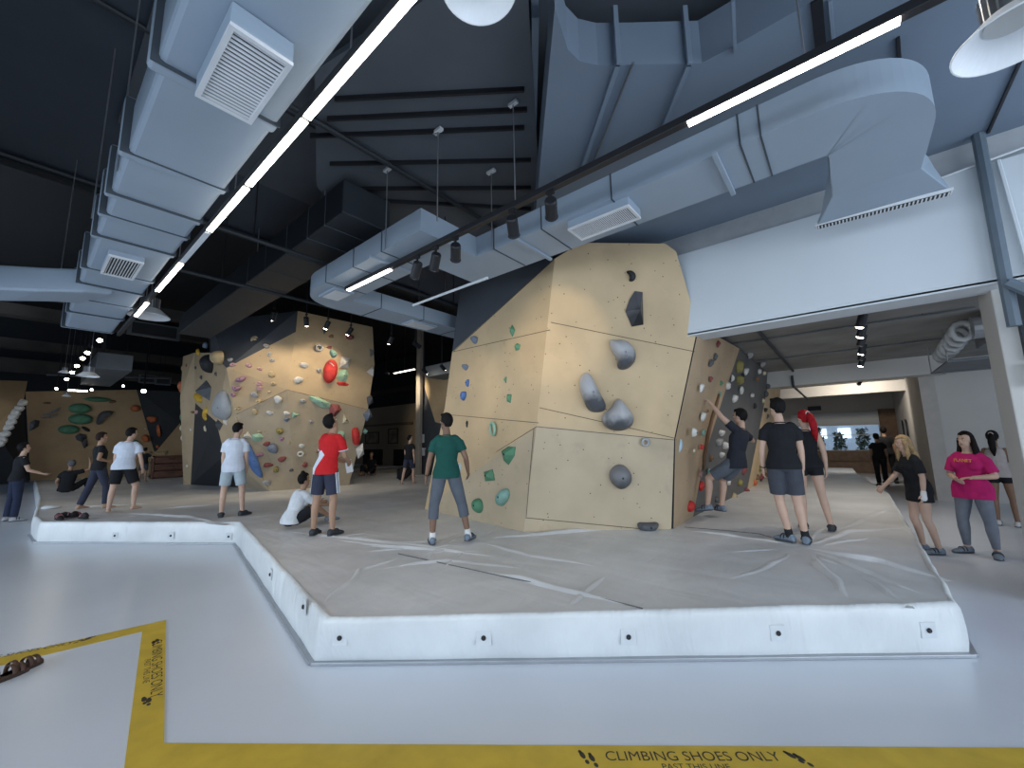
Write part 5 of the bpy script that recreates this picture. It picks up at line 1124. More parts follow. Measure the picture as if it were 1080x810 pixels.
        if f and kind != 'tank' or f:
            for s in (-1, 1): mm.ell(G(pelvis+up*.33+rt*s*.075*b+fw*.085*b), rt*(.068*b+loose)*S_, fw*(.06*b+loose*.7)*S_, up*(.064*b+loose)*S_, 12, 8)
        if kind != 'tank':
            for k in 'RL':
                s = 1 if k == 'R' else -1; sh, el = J['sh'+k], J['el'+k]; q = sh.lerp(el, sleeve)
                mm.capsule(G(sh-rt*s*.05+up*.004), G(sh.lerp(el, .25)), (.062+loose*.4)*S_*b**.5, (.057+loose*.6)*S_*b**.5, 14)
                ax2 = (el-sh).normalized(); u2 = ax2.cross(Vector((0, 0, 1)) if abs(ax2.z) < .9 else Vector((0, 1, 0))).normalized(); w2 = ax2.cross(u2)
                mm.loft([[G(c+(u2*math.cos(2*PI*j/14)+w2*math.sin(2*PI*j/14))*r_) for j in range(14)] for c, r_ in ((sh.lerp(el, .1), (.055+loose*.5)*b**.5), (q, (.053+loose*.9)*b**.5))])
        o_ = meshobj({'tee': 't_shirt', 'tank': 'tank_top', 'crop': 'crop_top', 'long': 'shirt'}[kind], remesh(mm, v_*1.25, 3), mt, t)
        mm = MB(); mm.tube([G(pelvis+up*(.500)+rt*.072*b*math.cos(2*PI*j/20)+fw*(.066*b*math.sin(2*PI*j/20))+up*(-.012*math.sin(2*PI*j/20))) for j in range(20)], .007*S_, 8, closed=True); build(mm, 'collar', mt, o_, True)
    if bottom:
        kind, mt = bottom; mm = MB(); gr = {'shorts': .014, 'hotpants': .006, 'trousers': .014, 'leggings': .009, 'capri': .016}[kind]
        mm.loft(torso([x for x in SEC if x[0] < .05]+[(.065, .150*hipw*b, .098*b, -.004)], min(gr, .010)))
        for k in 'RL':
            h, kn, an = J['hip'+k], J['kn'+k], J['an'+k]; ax2 = (kn-h).normalized(); u2 = ax2.cross(Vector((0, 1, .2))).normalized(); w2 = ax2.cross(u2)
            end = {'shorts': .80, 'hotpants': .30, 'trousers': 1., 'leggings': 1., 'capri': 1.}[kind]
            flare = {'shorts': .018, 'hotpants': .004, 'trousers': .0, 'leggings': 0, 'capri': .0}[kind]
            q = h.lerp(kn, end); r0 = .086*b+gr; r1 = (.088+(.054-.088)*end)*b+gr+flare
            mm.loft([[G(c+(u2*math.cos(2*PI*j/16)+w2*math.sin(2*PI*j/16))*r_) for j in range(16)] for c, r_ in ((h+Vector((0, 0, .03)), r0), (h.lerp(kn, end*.5), (r0+r1)/2+.004), (q, r1))])
            if kind in ('trousers', 'leggings', 'capri'):
                e2 = {'trousers': .97, 'leggings': .93, 'capri': .42}[kind]; q2 = kn.lerp(an, e2); mm.capsule(G(kn), G(kn), (.056*b**.5+gr)*S_, (.056*b**.5+gr)*S_)
                a3 = (an-kn).normalized(); u3 = a3.cross(Vector((0, 1, .2))).normalized(); w3 = a3.cross(u3)
                mm.loft([[G(c+(u3*math.cos(2*PI*j/16)+w3*math.sin(2*PI*j/16))*r_) for j in range(16)] for c, r_ in ((kn, .055*b**.5+gr), (kn.lerp(an, e2*.35), .055*b**.5+gr*1.1), (q2, (.055 if kind == 'trousers' else .036 if kind == 'leggings' else .060)+gr*.6))])
        o_ = meshobj({'shorts': 'shorts', 'hotpants': 'shorts', 'trousers': 'trousers', 'leggings': 'leggings', 'capri': 'trousers'}[kind], remesh(mm, v_*1.25, 3), mt, t)
        if len(bottom) == 2 and False: pass
    if shoes:
        for k in 'RL':
            an, fd, fs, fn = FT[k]
            prof = [(-.068, .022, .030, -.050), (-.050, .040, .046, -.040), (.0, .044, .056, -.034), (.05, .046, .046, -.042), (.10, .051, .034, -.052), (.15, .050, .026, -.060), (.185, .040, .019, -.066), (.205, .020, .012, -.070)]
            mm = MB(); mm.loft([[G(an+fd*tt+fn*z+fs*(w_*math.cos(2*PI*j/16))+fn*(h_*math.sin(2*PI*j/16))) for j in range(16)] for tt, w_, h_, z in prof])
            so = build(mm, 'shoe', shoes, t, True)
            mm = MB(); mm.loft([[G(an+fd*tt+fn*z+fs*x) for tt, x in ((-.07, 0), (-.055, -.036), (0, -.042), (.1, -.05), (.16, -.048), (.205, -.015), (.205, .015), (.16, .048), (.1, .05), (0, .042), (-.055, .036))] for z in (-.0855, -.074)]); build(mm, 'sole', mat('shoe_sole', (.05, .06, .075), .7), so)
            for tt in (.045, .085):
                mm = MB(); mm.tube([G(an+fd*tt+fn*(-.046+.052*math.sin(a_)-tt*.12)+fs*(.052*math.cos(a_))) for a_ in [PI*j/8 for j in range(9)]], .008*S_, 6); build(mm, 'strap', mat('shoe_strap', (.025, .03, .04), .6), so)
            if socks:
                mm = MB(); mm.capsule(G(an+fn*-.03), G(an.lerp(J['kn'+k], .16)), .046*S_, .042*S_); build(mm, 'sock', socks, t, True)
    # ---- hair
    st, hn_, hcol = hair; HM_ = hairm(hn_, hcol); mm = MB(); rnd = random.Random(int(foot[0]))
    def hf_(d):
        y, z, x = d.y, d.z, d.x
        front = y > .35 and z < .42+.25*abs(x); lim = -.92 if y < -.2 else (-.42 if abs(x) > .55 and y < .2 else .1); below = z < lim
        k = .80 if (front or below) else 1.17
        return k+.035*noise.noise(Vector((x*4, y*4, z*4+foot[0])))
    mm.ell(G(hc+hu*.024-hf*.010), hr*.0745*S_, hf*.094*S_, hu*.099*S_, 32, 24, hf_)
    if st == 'short':
        for k in range(14):
            a_ = rnd.uniform(-1.2, 1.2); c = hc+hu*(.105+rnd.uniform(-.01, .01))+hr*.05*math.sin(a_)+hf*.06*math.cos(a_)*rnd.uniform(-.6, 1); mm.ell(G(c), hr*.03*S_, hf*.03*S_, hu*.018*S_, 8, 6)
    if st == 'bun': mm.ell(G(hc+hu*.135-hf*.03), hr*.040*S_, hf*.038*S_, hu*.036*S_, 12, 9)
    ho = meshobj('hair', remesh(mm, v_*1.1, 2), HM_, t)
    if st == 'ponytail':
        sw = arms.get('tail', (0, -1)); q = [hc+hu*.07-hf*.105, hc+hu*.02-hf*.155, hc-hu*.10-hf*.165+hr*.02*sw[0], hc-hu*.24-hf*.14+hr*.05*sw[0], hc-hu*.36-hf*.12+hr*.07*sw[0]]
        mm = MB(); mm.tube([G(p) for p in q], [.022*S_, .044*S_, .052*S_, .044*S_, .012*S_], 14); build(mm, 'ponytail', HM_, ho, True)
        mm = MB(); mm.tube([G(hc+hu*.065-hf*.112+(hr*math.cos(a_)+hu*math.sin(a_))*.026) for a_ in [2*PI*j/14 for j in range(14)]], .009*S_, 6, closed=True); build(mm, 'hair_tie', mat('hair_tie', (.6, .5, .45), .6), ho)
    if st == 'long':
        mm = MB(); wv = .6
        mm.loft([[G(hc+hu*z+hf*(y+ry_*math.sin(2*PI*j/18))+hr*(rx_*math.cos(2*PI*j/18))) for j in range(18)] for z, y, rx_, ry_ in ((.08, -.03, .06, .06), (.02, -.045, .086, .066), (-.06, -.055, .094, .06), (-.15, -.07, .104, .055), (-.24, -.085, .108, .048), (-.31, -.095, .085, .036), (-.34, -.10, .05, .02))])
        for s in (-1, 1):
            mm.loft([[G(hc+hu*z+hf*(y-(.05 if hn_ == 'dark_brown' else 0)+.030*q*math.sin(2*PI*j/12))+hr*(s*x+.026*q*math.cos(2*PI*j/12))) for j in range(12)] for z, y, x, q in ((.07, .03, .066, .8), (0, .035, .086, 1), (-.09, .03, .092, 1.1), (-.18, .045, .098, 1.15), (-.26, .05, .10, .9), (-.31, .05, .095, .4))])
        meshobj('long_locks', remesh(mm, v_*1.1, 2), HM_, ho)
    if st == 'cap':
        mm = MB(); mm.loft([[H(.085*math.cos(a_)*k, .05+.12*math.sin(a_)*k if math.sin(a_) > 0 else .05, z) for a_ in [2*PI*j/16 for j in range(16)]] for k, z in ((1, .05), (1, .06))]); build(mm, 'cap_peak', HM_, ho)
    if extra: extra(dict(t=t, G=G, J=J, S=S_, hc=hc, hr=hr, hf=hf, hu=hu, up=up, rt=rt, fw=fw, pelvis=pelvis, FT=FT, b=b, H=H))
    t.location = P; t.rotation_euler = (0, 0, yaw)
    PEOPLE.append((label, round(S_*1.70, 2)))
    return t, (lambda p: Matrix.Translation(P) @ Matrix.Rotation(yaw, 4, 'Z') @ G(p)), J
BK = ('short', 'black', (.012, .011, .011)); BLACK = cloth('black', (.014, .015, .018)); WHITE = cloth('white', (.60, .65, .74)); NAVY = cloth('navy', (.035, .04, .065))
CHAR = cloth('charcoal', (.055, .06, .075)); DGREY = cloth('slate', (.10, .115, .14)); SHOEM = mat('blue_grey_shoe', (.16, .20, .25), .6, var=.3, scale=30); SHOEK = mat('black_shoe', (.03, .033, .04), .6); SKW = cloth('sock', (.66, .66, .66))
def band(k, name, m_, f=.93, r=.032):
    def fn(c):
        mm = MB(); a, b_ = c['J']['el'+k], c['J']['wr'+k]; p = a.lerp(b_, f); ax = (b_-a).normalized(); u = ax.cross(Vector((0, 1, .3))).normalized(); w = ax.cross(u)
        mm.tube([c['G'](p+(u*math.cos(q)+w*math.sin(q))*r) for q in [2*PI*j/16 for j in range(16)]], .007*c['S'], 6, closed=True); build(mm, name, m_, c['t'], True)
    return fn
# man in the green shirt, nearest
person((475, 573), 436, -4, 'man in a green T-shirt and grey three-quarter trousers, seen from behind', 'brown', ('tee', cloth('green', (.012, .075, .062))), ('capri', DGREY), BK, SHOEM, SKW, lean=(2, 0), head=(42, 2),
       arms={'R': ((.42, -.12, -1), (.10, .55, -.75)), 'L': ((.30, .10, -1), (.20, .12, -1)), 'palmR': (-1, .4, 0)}, legs={'R': ((.30, .12, -1), (.22, -.06, -1)), 'L': ((.20, .02, -1), (.04, -.04, -1)), 'toeR': (.45, 1, 0), 'toeL': (.2, 1, 0)}, vox=.0065, sleeve=.62, hem=-.08,
       extra=band('L', 'wrist_band', mat('dark_band', (.03, .03, .03), .6)))
# man in the red football shirt looking at a paper
def red_extra(c):
    G, p, rt, fw, up = c['G'], c['pelvis'], c['rt'], c['fw'], c['up']
    sh_ = [o for o in c['t'].children if o.name.startswith('t_shirt')][0]; sh_.data.materials.append(WHITE); g0 = G(Vector((0, 0, 0)))
    for f_ in sh_.data.polygons:                              # printed white wedge on the lower left of the back
        q = (f_.center-g0)/c['S']; u, z, d = q.dot(rt), q.dot(up), q.dot(fw)
        lim = -.10+.11*max(0, min(1, (z+.09)/.272)) if z < .182 else .01-.065*(z-.182)/.068
        if d < .05 and z < .25 and u < lim and not (u < -.055 and z > .205+.045*(u+.17)/.115): f_.material_index = 1
    for k in 'RL':
        s = 1 if k == 'R' else -1; h, kn = c['J']['hip'+k], c['J']['kn'+k]; m = MB(); ax = (kn-h).normalized(); o = Vector((1, 0, 0))*s; o = (o-ax*o.dot(ax)).normalized(); w = ax.cross(o)
        for q in (-.022, .022): m.loft([[G(h.lerp(kn, f)+o*r+w*(q-.013)), G(h.lerp(kn, f)+o*r+w*(q+.013)), G(h.lerp(kn, f)+o*(r+.006)+w*(q+.013)), G(h.lerp(kn, f)+o*(r+.006)+w*(q-.013))] for f, r in ((.08, .099), (.4, .096), (.78, .094))])
        build(m, 'white_stripe', WHITE, c['t'], False)
        sh, el = c['J']['sh'+k], c['J']['el'+k]; q = sh.lerp(el, .64); ax = (el-sh).normalized(); u = ax.cross(Vector((0, 1, .3))).normalized(); w = ax.cross(u); m = MB()
        m.tube([G(q+(u*math.cos(a)+w*math.sin(a))*.072) for a in [2*PI*j/18 for j in range(18)]], .008*c['S'], 6, closed=True); build(m, 'white_cuff', WHITE, c['t'], True)
tr, wm, Jr = person((340, 565), 438, -38, 'man in a red and white football shirt looking down at a paper he holds', 'mid', ('tee', cloth('red', (.50, .018, .022))), ('shorts', NAVY), BK, SHOEK, None, lean=(9, 3), head=(-12, -38),
       arms={'R': ((.10, .25, -1), (-.35, 1, -.45)), 'L': ((.12, .30, -1), (-.35, 1, -.35)), 'palmR': (-1, 0, .3), 'palmL': (-1, 0, .3)}, legs={'R': ((.10, .06, -1), (.04, -.05, -1)), 'L': ((.10, -.02, -1), (.04, -.04, -1))}, vox=.0065, sleeve=.62, fist=(.7, .7), hem=-.09, extra=red_extra)
p = wm(Jr['wrR'].lerp(Jr['wrL'], .4)+unit((0, 1, -.4))*.14)
m = MB(); e_ = (rx*1.0).normalized(); m.obox(p+Vector((0, 0, -.03)), e_*.05+Vector((0, 0, .012)), Vector((0, 0, .095))+e_*-.02, ry.cross(Vector((0, 0, 1)))*0+Vector((.02, -.02, 0)).normalized()*.0015)
tag(build(m, 'folded_paper', mat('white_paper', (.75, .76, .78), .7)), 'folded white paper in the hands of the man in the red shirt', 'paper')
# seated woman with a bun
tw_, wm2, J2 = person((306, 557), 500, -62, 'seated person with a hair bun in a white T-shirt and dark shorts, on the mat', 'mid', ('tee', cloth('white_b', (.62, .66, .70))), ('shorts', BLACK), ('bun', 'black', (.012, .011, .011)), SHOEM, None, lean=(20, 0), head=(-4, -16), sex='f',
       arms={'R': ((.25, .75, -.75), (-.2, 1, -.15)), 'L': ((.2, .8, -.7), (-.2, 1, -.1))}, legs={'R': ((.5, .8, .62), (-.3, .75, -.50)), 'L': ((.35, .8, .75), (-.1, .8, -.50)), 'toeR': (.1, 1, 0), 'toeL': (.1, 1, 0)}, anchor='hips', vox=.0065, sleeve=.7, top_loose=1.5)
# man in the white shirt and pale shorts
person((244, 545), 446, -16, 'man in a plain white T-shirt and pale blue shorts, watching the left boulder', 'light', ('tee', WHITE), ('shorts', cloth('pale_blue', (.36, .43, .47))), ('short', 'black', (.012, .011, .011)), SHOEK, None, lean=(4, 0), head=(-22, 4),
       arms={'R': ((.12, .02, -1), (.0, .30, -1)), 'L': ((.10, .0, -1), (.0, .2, -1))}, legs={'R': ((.18, .06, -1), (.08, -.04, -1)), 'L': ((.10, .0, -1), (.02, -.03, -1)), 'toeR': (.7, 1, 0), 'toeL': (.3, 1, 0)}, vox=.0075, sleeve=.70, hem=-.13, top_loose=1.2)
# man in the white shirt and black shorts
person((127, 540), 451, -22, 'barefoot man in a white T-shirt and black shorts, walking on the mat', 'light', ('tee', WHITE), ('shorts', BLACK), BK, None, None, lean=(7, 2), head=(-34, 2), build_=1.08,
       arms={'R': ((.30, -.15, -1), (.12, .25, -1)), 'L': ((.15, .1, -1), (.05, .4, -1))}, legs={'R': ((.30, .16, -1), (.06, -.16, -1)), 'L': ((.10, -.05, -1), (.06, -.06, -1)), 'toeR': (.5, 1, 0), 'toeL': (.4, 1, 0)}, vox=.008, sleeve=.66, hem=-.08)
# companion in black with hand on hip
person((97, 537), 456, -72, 'person in a black T-shirt and wide black trousers, hand on hip', 'mid', ('tee', BLACK), ('trousers', NAVY), ('short', 'brown', (.03, .018, .014)), None, None, lean=(-4, 0), head=(-10, 6), sex='m',
       arms={'R': ((.45, -.35, -1), (-.45, .8, -.25)), 'L': ((.2, .15, -1), (-.1, .35, -1))}, legs={'R': ((.12, .30, -1), (.06, .02, -1)), 'L': ((.12, -.22, -1), (.04, -.3, -1))}, vox=.008, sleeve=.5)
# man at the left edge
t1, wm1, J1 = person((10, 550), 467, -78, 'man in dark T-shirt and jeans at the left edge, holding a phone out', 'light', ('tee', BLACK), ('trousers', cloth('dark_jeans', (.022, .03, .06))), BK, mat('pale_shoe', (.35, .36, .38), .6), None, lean=(3, 0), head=(0, -6),
       arms={'R': ((.10, .32, -1), (.0, 1, -.42)), 'L': ((.15, 0, -1), (0, .2, -1)), 'palmR': (-.3, 0, 1)}, legs={'R': ((.10, .05, -1), (.03, -.05, -1)), 'L': ((.10, -.05, -1), (.03, -.05, -1))}, ground=0., vox=.008, fist=(.6, .4))
p = wm1(J1['wrR']+J1['fdR']*.12+Vector((0, 0, .02)))
m = MB(); m.obox(p, Vector((.02, .075, .01)), Vector((.036, -.01, 0)), Vector((0, 0, .005))); tag(build(m, 'mobile_phone', mat('maroon_case', (.12, .03, .03), .4), bevel=.003), 'dark phone held out by the man at the left edge', 'phone')
# far seated man with a cap, arm raised
person((69, 522), 498, -30, 'seated person in black with a grey cap, one forearm raised, on far mat', 'mid', ('tee', BLACK), ('trousers', BLACK), ('cap', 'grey_cap', (.12, .12, .13)), None, None, lean=(8, 0), head=(40, 0), anchor='hips', height=1.0, vox=.013,
       arms={'R': ((.5, .3, .2), (-.2, .1, 1)), 'L': ((.5, .2, -.8), (.1, .6, -.6))}, legs={'R': ((.5, .8, .7), (-.3, .75, -.48)), 'L': ((.5, .8, .7), (-.3, .75, -.48))}, pos=onz(69, 521, .36))
# far standing man in black at the back wall
person((150, 504), 472, -20, 'far person in black T-shirt and shorts standing before the back wall', 'mid', ('tee', BLACK), ('shorts', CHAR), BK, None, None, vox=.014, pos=Vector((onx(150, 505, -20.8).x, onx(150, 505, -20.8).y, ZM+.004)), height=None, arms={'R': ((.6, .1, -.6), (-.4, .6, .1)), 'L': ((.6, .1, -.6), (-.4, .6, .1))})
# far man by the post
person((430, 511), 459, -30, 'far man in black T-shirt and dark shorts walking past the pale post', 'light', ('tee', BLACK), ('shorts', NAVY), BK, None, None, lean=(2, 0), head=(-50, 0), vox=.012, legs={'R': ((.05, .34, -1), (.02, -.02, -1)), 'L': ((.06, -.28, -1), (.02, -.36, -1))}, arms={'R': ((.2, -.25, -1), (.05, .1, -1)), 'L': ((.15, .2, -1), (0, .3, -1))})
# far figure lying / sitting behind him
person((424, 509), 488, -20, 'person in black crouched on the mat behind the far walking man', 'mid', ('tee', BLACK), ('trousers', BLACK), BK, None, None, lean=(50, 0), anchor='hips', height=.95, vox=.014, pos=onz(424, 507.5, ZM), legs={'R': ((.4, .8, .7), (-.1, .75, -.48)), 'L': ((.4, .8, .7), (-.1, .75, -.48))})
person((391, 502), 484, 160, 'dark seated figure in the gap right of the left boulder', 'mid', ('tee', BLACK), ('trousers', BLACK), BK, None, None, anchor='hips', vox=.014, height=1.0, pos=onz(391, 501, ZM), legs={'R': ((.5, .8, .7), (-.3, .75, -.48)), 'L': ((.5, .8, .7), (-.3, .75, -.48))})
# climber on the lane wall
CP = ony(776, 487, 7.0); CP.z -= .115
person((768, 490), 424, 66, 'climber in dark T-shirt and grey shorts hanging on the lane wall', 'light', ('tee', cloth('dark_navy', (.022, .025, .035))), ('shorts', DGREY), ('short', 'black', (.012, .011, .011)), SHOEM, None, lean=(-10, 10), head=(-14, 14), anchor='hang', height=1.0,
       arms={'L': ((.30, .55, .75), (.0, .60, .90)), 'R': ((.85, .0, -.35), (-.10, .55, .85)), 'palmL': (0, 1, -.2), 'palmR': (0, 1, 0)}, legs={'L': ((.20, 1, -.62), (.0, .12, -1)), 'R': ((.35, .95, -.80), (-.05, .10, -1)), 'toeL': (.2, 1, -.15), 'toeR': (.3, 1, 0)}, vox=.0065, sleeve=.55, fist=(.9, .9), pos=CP, hem=-.10)
# man in black, right
person((842, 573), 419, 6, 'man in plain black T-shirt and charcoal shorts seen from behind, with dark watch', 'light', ('tee', BLACK), ('shorts', CHAR), BK, SHOEM, cloth('dark_sock', (.02, .02, .022)), lean=(1, 1), head=(28, 2), build_=1.0,
       arms={'L': ((.22, .02, -1), (.02, .20, -1)), 'R': ((.12, .02, -1), (.0, .2, -1))}, legs={'R': ((.04, .04, -1), (.10, -.02, -1)), 'L': ((-.02, .10, -1), (-.16, -.02, -1)), 'toeL': (.9, .8, 0), 'toeR': (.2, 1, 0)}, vox=.0065, sleeve=.60, hem=-.07, extra=band('L', 'wrist_watch', SHOEK, .95))
# red-haired woman
person((863, 559), 432, 4, 'woman with long bright red ponytail, black tank top and short black shorts', 'light', ('tank', BLACK), ('hotpants', BLACK), ('ponytail', 'red', (.33, .012, .018)), SHOEK, None, lean=(2, 3), head=(28, 4), sex='f',
       arms={'R': ((.16, -.02, -1), (.02, .12, -1)), 'L': ((.16, .02, -1), (.02, .2, -1)), 'tail': (1., 0)}, legs={'R': ((.10, -.02, -1), (.14, -.10, -1)), 'L': ((.06, .10, -1), (.02, -.04, -1)), 'toeR': (.2, 1, 0)}, vox=.0065)
# couple far down the lane
person((932, 513), 457, 8, 'person in black walking away down the lane, shorter of two', 'mid', ('tee', BLACK), ('trousers', BLACK), BK, SHOEK, None, vox=.011, ground=0., legs={'R': ((.05, .2, -1), (.0, -.1, -1)), 'L': ((.05, -.15, -1), (.0, -.3, -1))})
person((940, 510), 450, 5, 'taller dark-haired person in black walking beside the other down the lane', 'mid', ('tee', cloth('dark_charcoal', (.02, .021, .025))), ('trousers', BLACK), BK, SHOEK, None, vox=.011, ground=0.)
# blonde woman
def blonde_extra(c):
    k = 'L'; J = c['J']; wr, fd = J['wr'+k], J['fd'+k]; m = MB(); m.capsule(c['G'](wr-fd*.03), c['G'](wr+fd*.07), .034*c['S'], .040*c['S']); build(m, 'white_hand_wrap', cloth('hand_wrap', (.7, .7, .7)), c['t'], True)
person((983, 583), 459, 118, 'blonde woman in an oversized black T-shirt with a white wrapped hand', 'light', ('tee', BLACK), ('hotpants', BLACK), ('long', 'blonde', (.36, .25, .135)), SHOEM, None, lean=(6, 3), head=(8, 2), sex='f', ground=0.,
       arms={'R': ((.15, .45, -1), (.05, .75, -.8)), 'L': ((.20, -.10, -1), (.05, .10, -1))}, legs={'R': ((.06, .12, -1), (.0, -.16, -1)), 'L': ((.06, .02, -1), (.0, -.22, -1)), 'toeR': (.1, 1, 0), 'toeL': (.1, 1, 0)}, vox=.0065, sleeve=.80, hem=-.20, top_loose=1.7, extra=blonde_extra)
# woman in pink
def pink_extra(c):
    cu = bpy.data.curves.new('text', 'FONT'); cu.body = 'PLANET'; cu.size = 1; cu.extrude = .04; cu.offset = .015
    o = bpy.data.objects.new('text', cu); COL.objects.link(o); dg = bpy.context.evaluated_depsgraph_get(); me = bpy.data.meshes.new_from_object(o.evaluated_get(dg)); bpy.data.objects.remove(o)
    xs = [v.co.x for v in me.vertices]; w = max(xs)-min(xs); mm = MB(); s = .19/w
    for v in me.vertices:
        x = (v.co.x-min(xs)-w/2)*s; mm.v.append(c['G'](c['pelvis']+c['up']*(.375+v.co.y*s*1.15)-c['rt']*x+c['fw']*(.150*c['b']+.018-1.1*x*x+.004*v.co.z/.04)))
    for p in me.polygons: mm.face(p.vertices)
    build(mm, 'chest_lettering', mat('orange_print', (.75, .30, .06), .6), c['t'])
person((1037, 586), 455, 160, 'long-haired woman in a bright pink T-shirt and grey leggings, hands clasped', 'light', ('tee', cloth('pink', (.46, .018, .135))), ('leggings', cloth('grey_leggings', (.17, .19, .23))), ('long', 'dark_brown', (.016, .011, .010)), SHOEM, None, lean=(-2, -2), head=(-14, 3), sex='f', build_=1.10, ground=0.,
       arms={'R': ((.26, .10, -1), (-.70, .95, -.30)), 'L': ((.34, .06, -1), (-.80, .95, -.08)), 'palmR': (-1, 0, .3), 'palmL': (0, 0, -1)}, legs={'R': ((.14, .05, -1), (.02, -.06, -1)), 'L': ((.10, .02, -1), (.03, -.04, -1)), 'toeR': (.6, 1, 0), 'toeL': (.35, 1, 0)}, vox=.0065, sleeve=.82, hem=-.16, top_loose=1.1, fist=(.35, .2), extra=pink_extra)
# woman behind the pillar
person((1064, 555), 454, -8, 'dark-haired woman in pale top and short black shorts, partly behind the pillar', 'brown', ('tank', cloth('pale_grey', (.40, .36, .35))), ('hotpants', BLACK), ('ponytail', 'black', (.012, .011, .011)), mat('white_shoe', (.5, .5, .5), .6), None, sex='f', ground=0., vox=.008)
# ------------------------------------------------------------------ small things about the hall
# crumpled climbing shoes left on the mat
def shoe(c, yaw, label, m_, group='climbing shoes left on the mat'):
    c = Vector(c); d = Vector((math.cos(yaw), math.sin(yaw), 0)); w = Vector((-d.y, d.x, 0)); t = thing('climbing_shoe', c, label, 'shoe', group)
    m = MB(); m.loft([[c+d*a+Vector((0, 0, z))+w*(rw*math.cos(2*PI*j/14))+Vector((0, 0, rh*math.sin(2*PI*j/14))) for j in range(14)] for a, rw, rh, z in ((-.13, .02, .03, .045), (-.11, .036, .045, .05), (-.05, .04, .055, .06), (.0, .042, .045, .05), (.06, .048, .032, .036), (.11, .04, .022, .026), (.14, .015, .012, .02))]); build(m, 'upper', m_, t, True)
    m = MB(); m.loft([[c+d*a+w*b_+Vector((0, 0, z)) for a, b_ in ((-.13, 0), (-.11, -.036), (0, -.042), (.08, -.05), (.14, 0), (.08, .05), (0, .042), (-.11, .036))] for z in (.0, .014)]); build(m, 'sole', SHOEK, t)
    for a in (.0, .05): m = MB(); m.tube([c+d*a+w*(.046*math.cos(q))+Vector((0, 0, .045+.05*math.sin(q)-a*.3)) for q in [PI*j/8 for j in range(9)]], .009, 6); build(m, 'strap', mat('pink_strap', (.3, .12, .13), .6), t)
for i, (px, py, yw, lb) in enumerate(((62, 548, .2, 'black climbing shoe at the left of the little heap on the mat'), (72, 546, 1.3, 'dark climbing shoe with pink straps, second from left in the heap'), (80, 545, 2.6, 'black climbing shoe third from left in the heap on the mat'), (88, 547, 3.4, 'black climbing shoe at the right of the little heap'))):
    shoe(onz(px, py, ZM+.008), yw, lb, mat('black_suede', (.018, .016, .018), .8))
m = MB(); p = onz(54, 536, ZM+.006); m.lathe(p, [(0, 0), (.12, 0), (.16, .02), (.13, .05), (.05, .07), (0, .072)], (0, 0, 1), 14); tag(build(m, 'chalk_cloth', mat('white_cloth', (.6, .62, .64), .8), None, True), 'small crumpled white cloth behind the shoe heap on the mat', 'cloth')
# brown sandals cut by the left edge
def sandal(c, yaw, label):
    c = Vector((c.x, c.y, 0)); d = Vector((math.cos(yaw), math.sin(yaw), 0)); w = Vector((-d.y, d.x, 0)); t = thing('sandal', c, label, 'sandal', 'brown sandals'); br = mat('brown_leather', (.085, .045, .03), .6, var=.3)
    out_ = ((-.13, 0), (-.115, -.03), (-.05, -.036), (.05, -.045), (.11, -.04), (.14, 0), (.11, .036), (.05, .045), (-.05, .036), (-.115, .03))
    m = MB(); m.loft([[c+d*a+w*b_+Vector((0, 0, z)) for a, b_ in out_] for z in (.001, .02)]); build(m, 'sole', mat('dark_sole', (.04, .025, .02), .7), t)
    m = MB(); m.loft([[c+d*a*.96+w*b_*.94+Vector((0, 0, z)) for a, b_ in out_] for z in (.02, .028)]); build(m, 'footbed', br, t)
    for a, h_ in ((.075, .05), (.03, .06), (-.06, .075)):
        m = MB(); m.loft([[c+d*(a+e1)+w*(.045*math.cos(q))+Vector((0, 0, .022+h_*math.sin(q)+e2)) for e1, e2 in ((-.014, 0), (.014, 0), (.014, .005), (-.014, .005))] for q in [PI*j/10 for j in range(11)]]); build(m, 'strap', br, t, True)
a_ = math.atan2(P0(46, 702).y-P0(2, 722).y, P0(46, 702).x-P0(2, 722).x)
sandal(P0(22, 708), a_+.05, 'brown strap sandal at the left edge, right one of the pair'); sandal(P0(4, 717), a_-.1, 'brown strap sandal cut off by the left edge of the picture')
# shelf and box by the back wall
p = onx(180, 502, -22.4); t = thing('drawer_unit', (p.x, p.y, ZM), 'low brown wooden drawer unit beside the left boulder', 'drawers')
bw = mat('red_brown_wood', (.15, .07, .045), .6, var=.3, scale=5); hh = .95; w_ = .62
m = MB(); m.box((p.x-.3, p.y-w_, ZM), (p.x, p.y-w_+.05, ZM+hh)); m.box((p.x-.3, p.y+w_-.05, ZM), (p.x, p.y+w_, ZM+hh)); m.box((p.x-.3, p.y-w_, ZM+hh-.05), (p.x, p.y+w_, ZM+hh)); m.box((p.x-.3, p.y-w_, ZM), (p.x-.25, p.y+w_, ZM+hh)); build(m, 'carcass', bw, t)
for k in range(3): m = MB(); m.box((p.x-.2, p.y-w_+.07, ZM+.06+k*.29), (p.x+.01, p.y+w_-.07, ZM+.30+k*.29)); d_ = build(m, 'drawer', bw, t, bevel=.01); m = MB(); m.box((p.x+.01, p.y-.1, ZM+.2+k*.29), (p.x+.03, p.y+.1, ZM+.23+k*.29)); build(m, 'handle', M_dmetal, d_)
p = onx(166, 501, -24.2); t = thing('wooden_crate', (p.x, p.y, ZM), 'pale upright wooden crate left of the brown drawer unit', 'crate'); pw = mat('pale_pine', (.30, .22, .13), .7, var=.2)
for q in (-.3, .24): m = MB(); m.box((p.x-.3, p.y+q, ZM), (p.x, p.y+q+.06, ZM+1.15)); build(m, 'post', pw, t)
for z in (.0, .6, 1.05): m = MB(); m.box((p.x-.3, p.y-.3, ZM+z), (p.x, p.y+.3, ZM+z+.08)); build(m, 'shelf_board', pw, t)
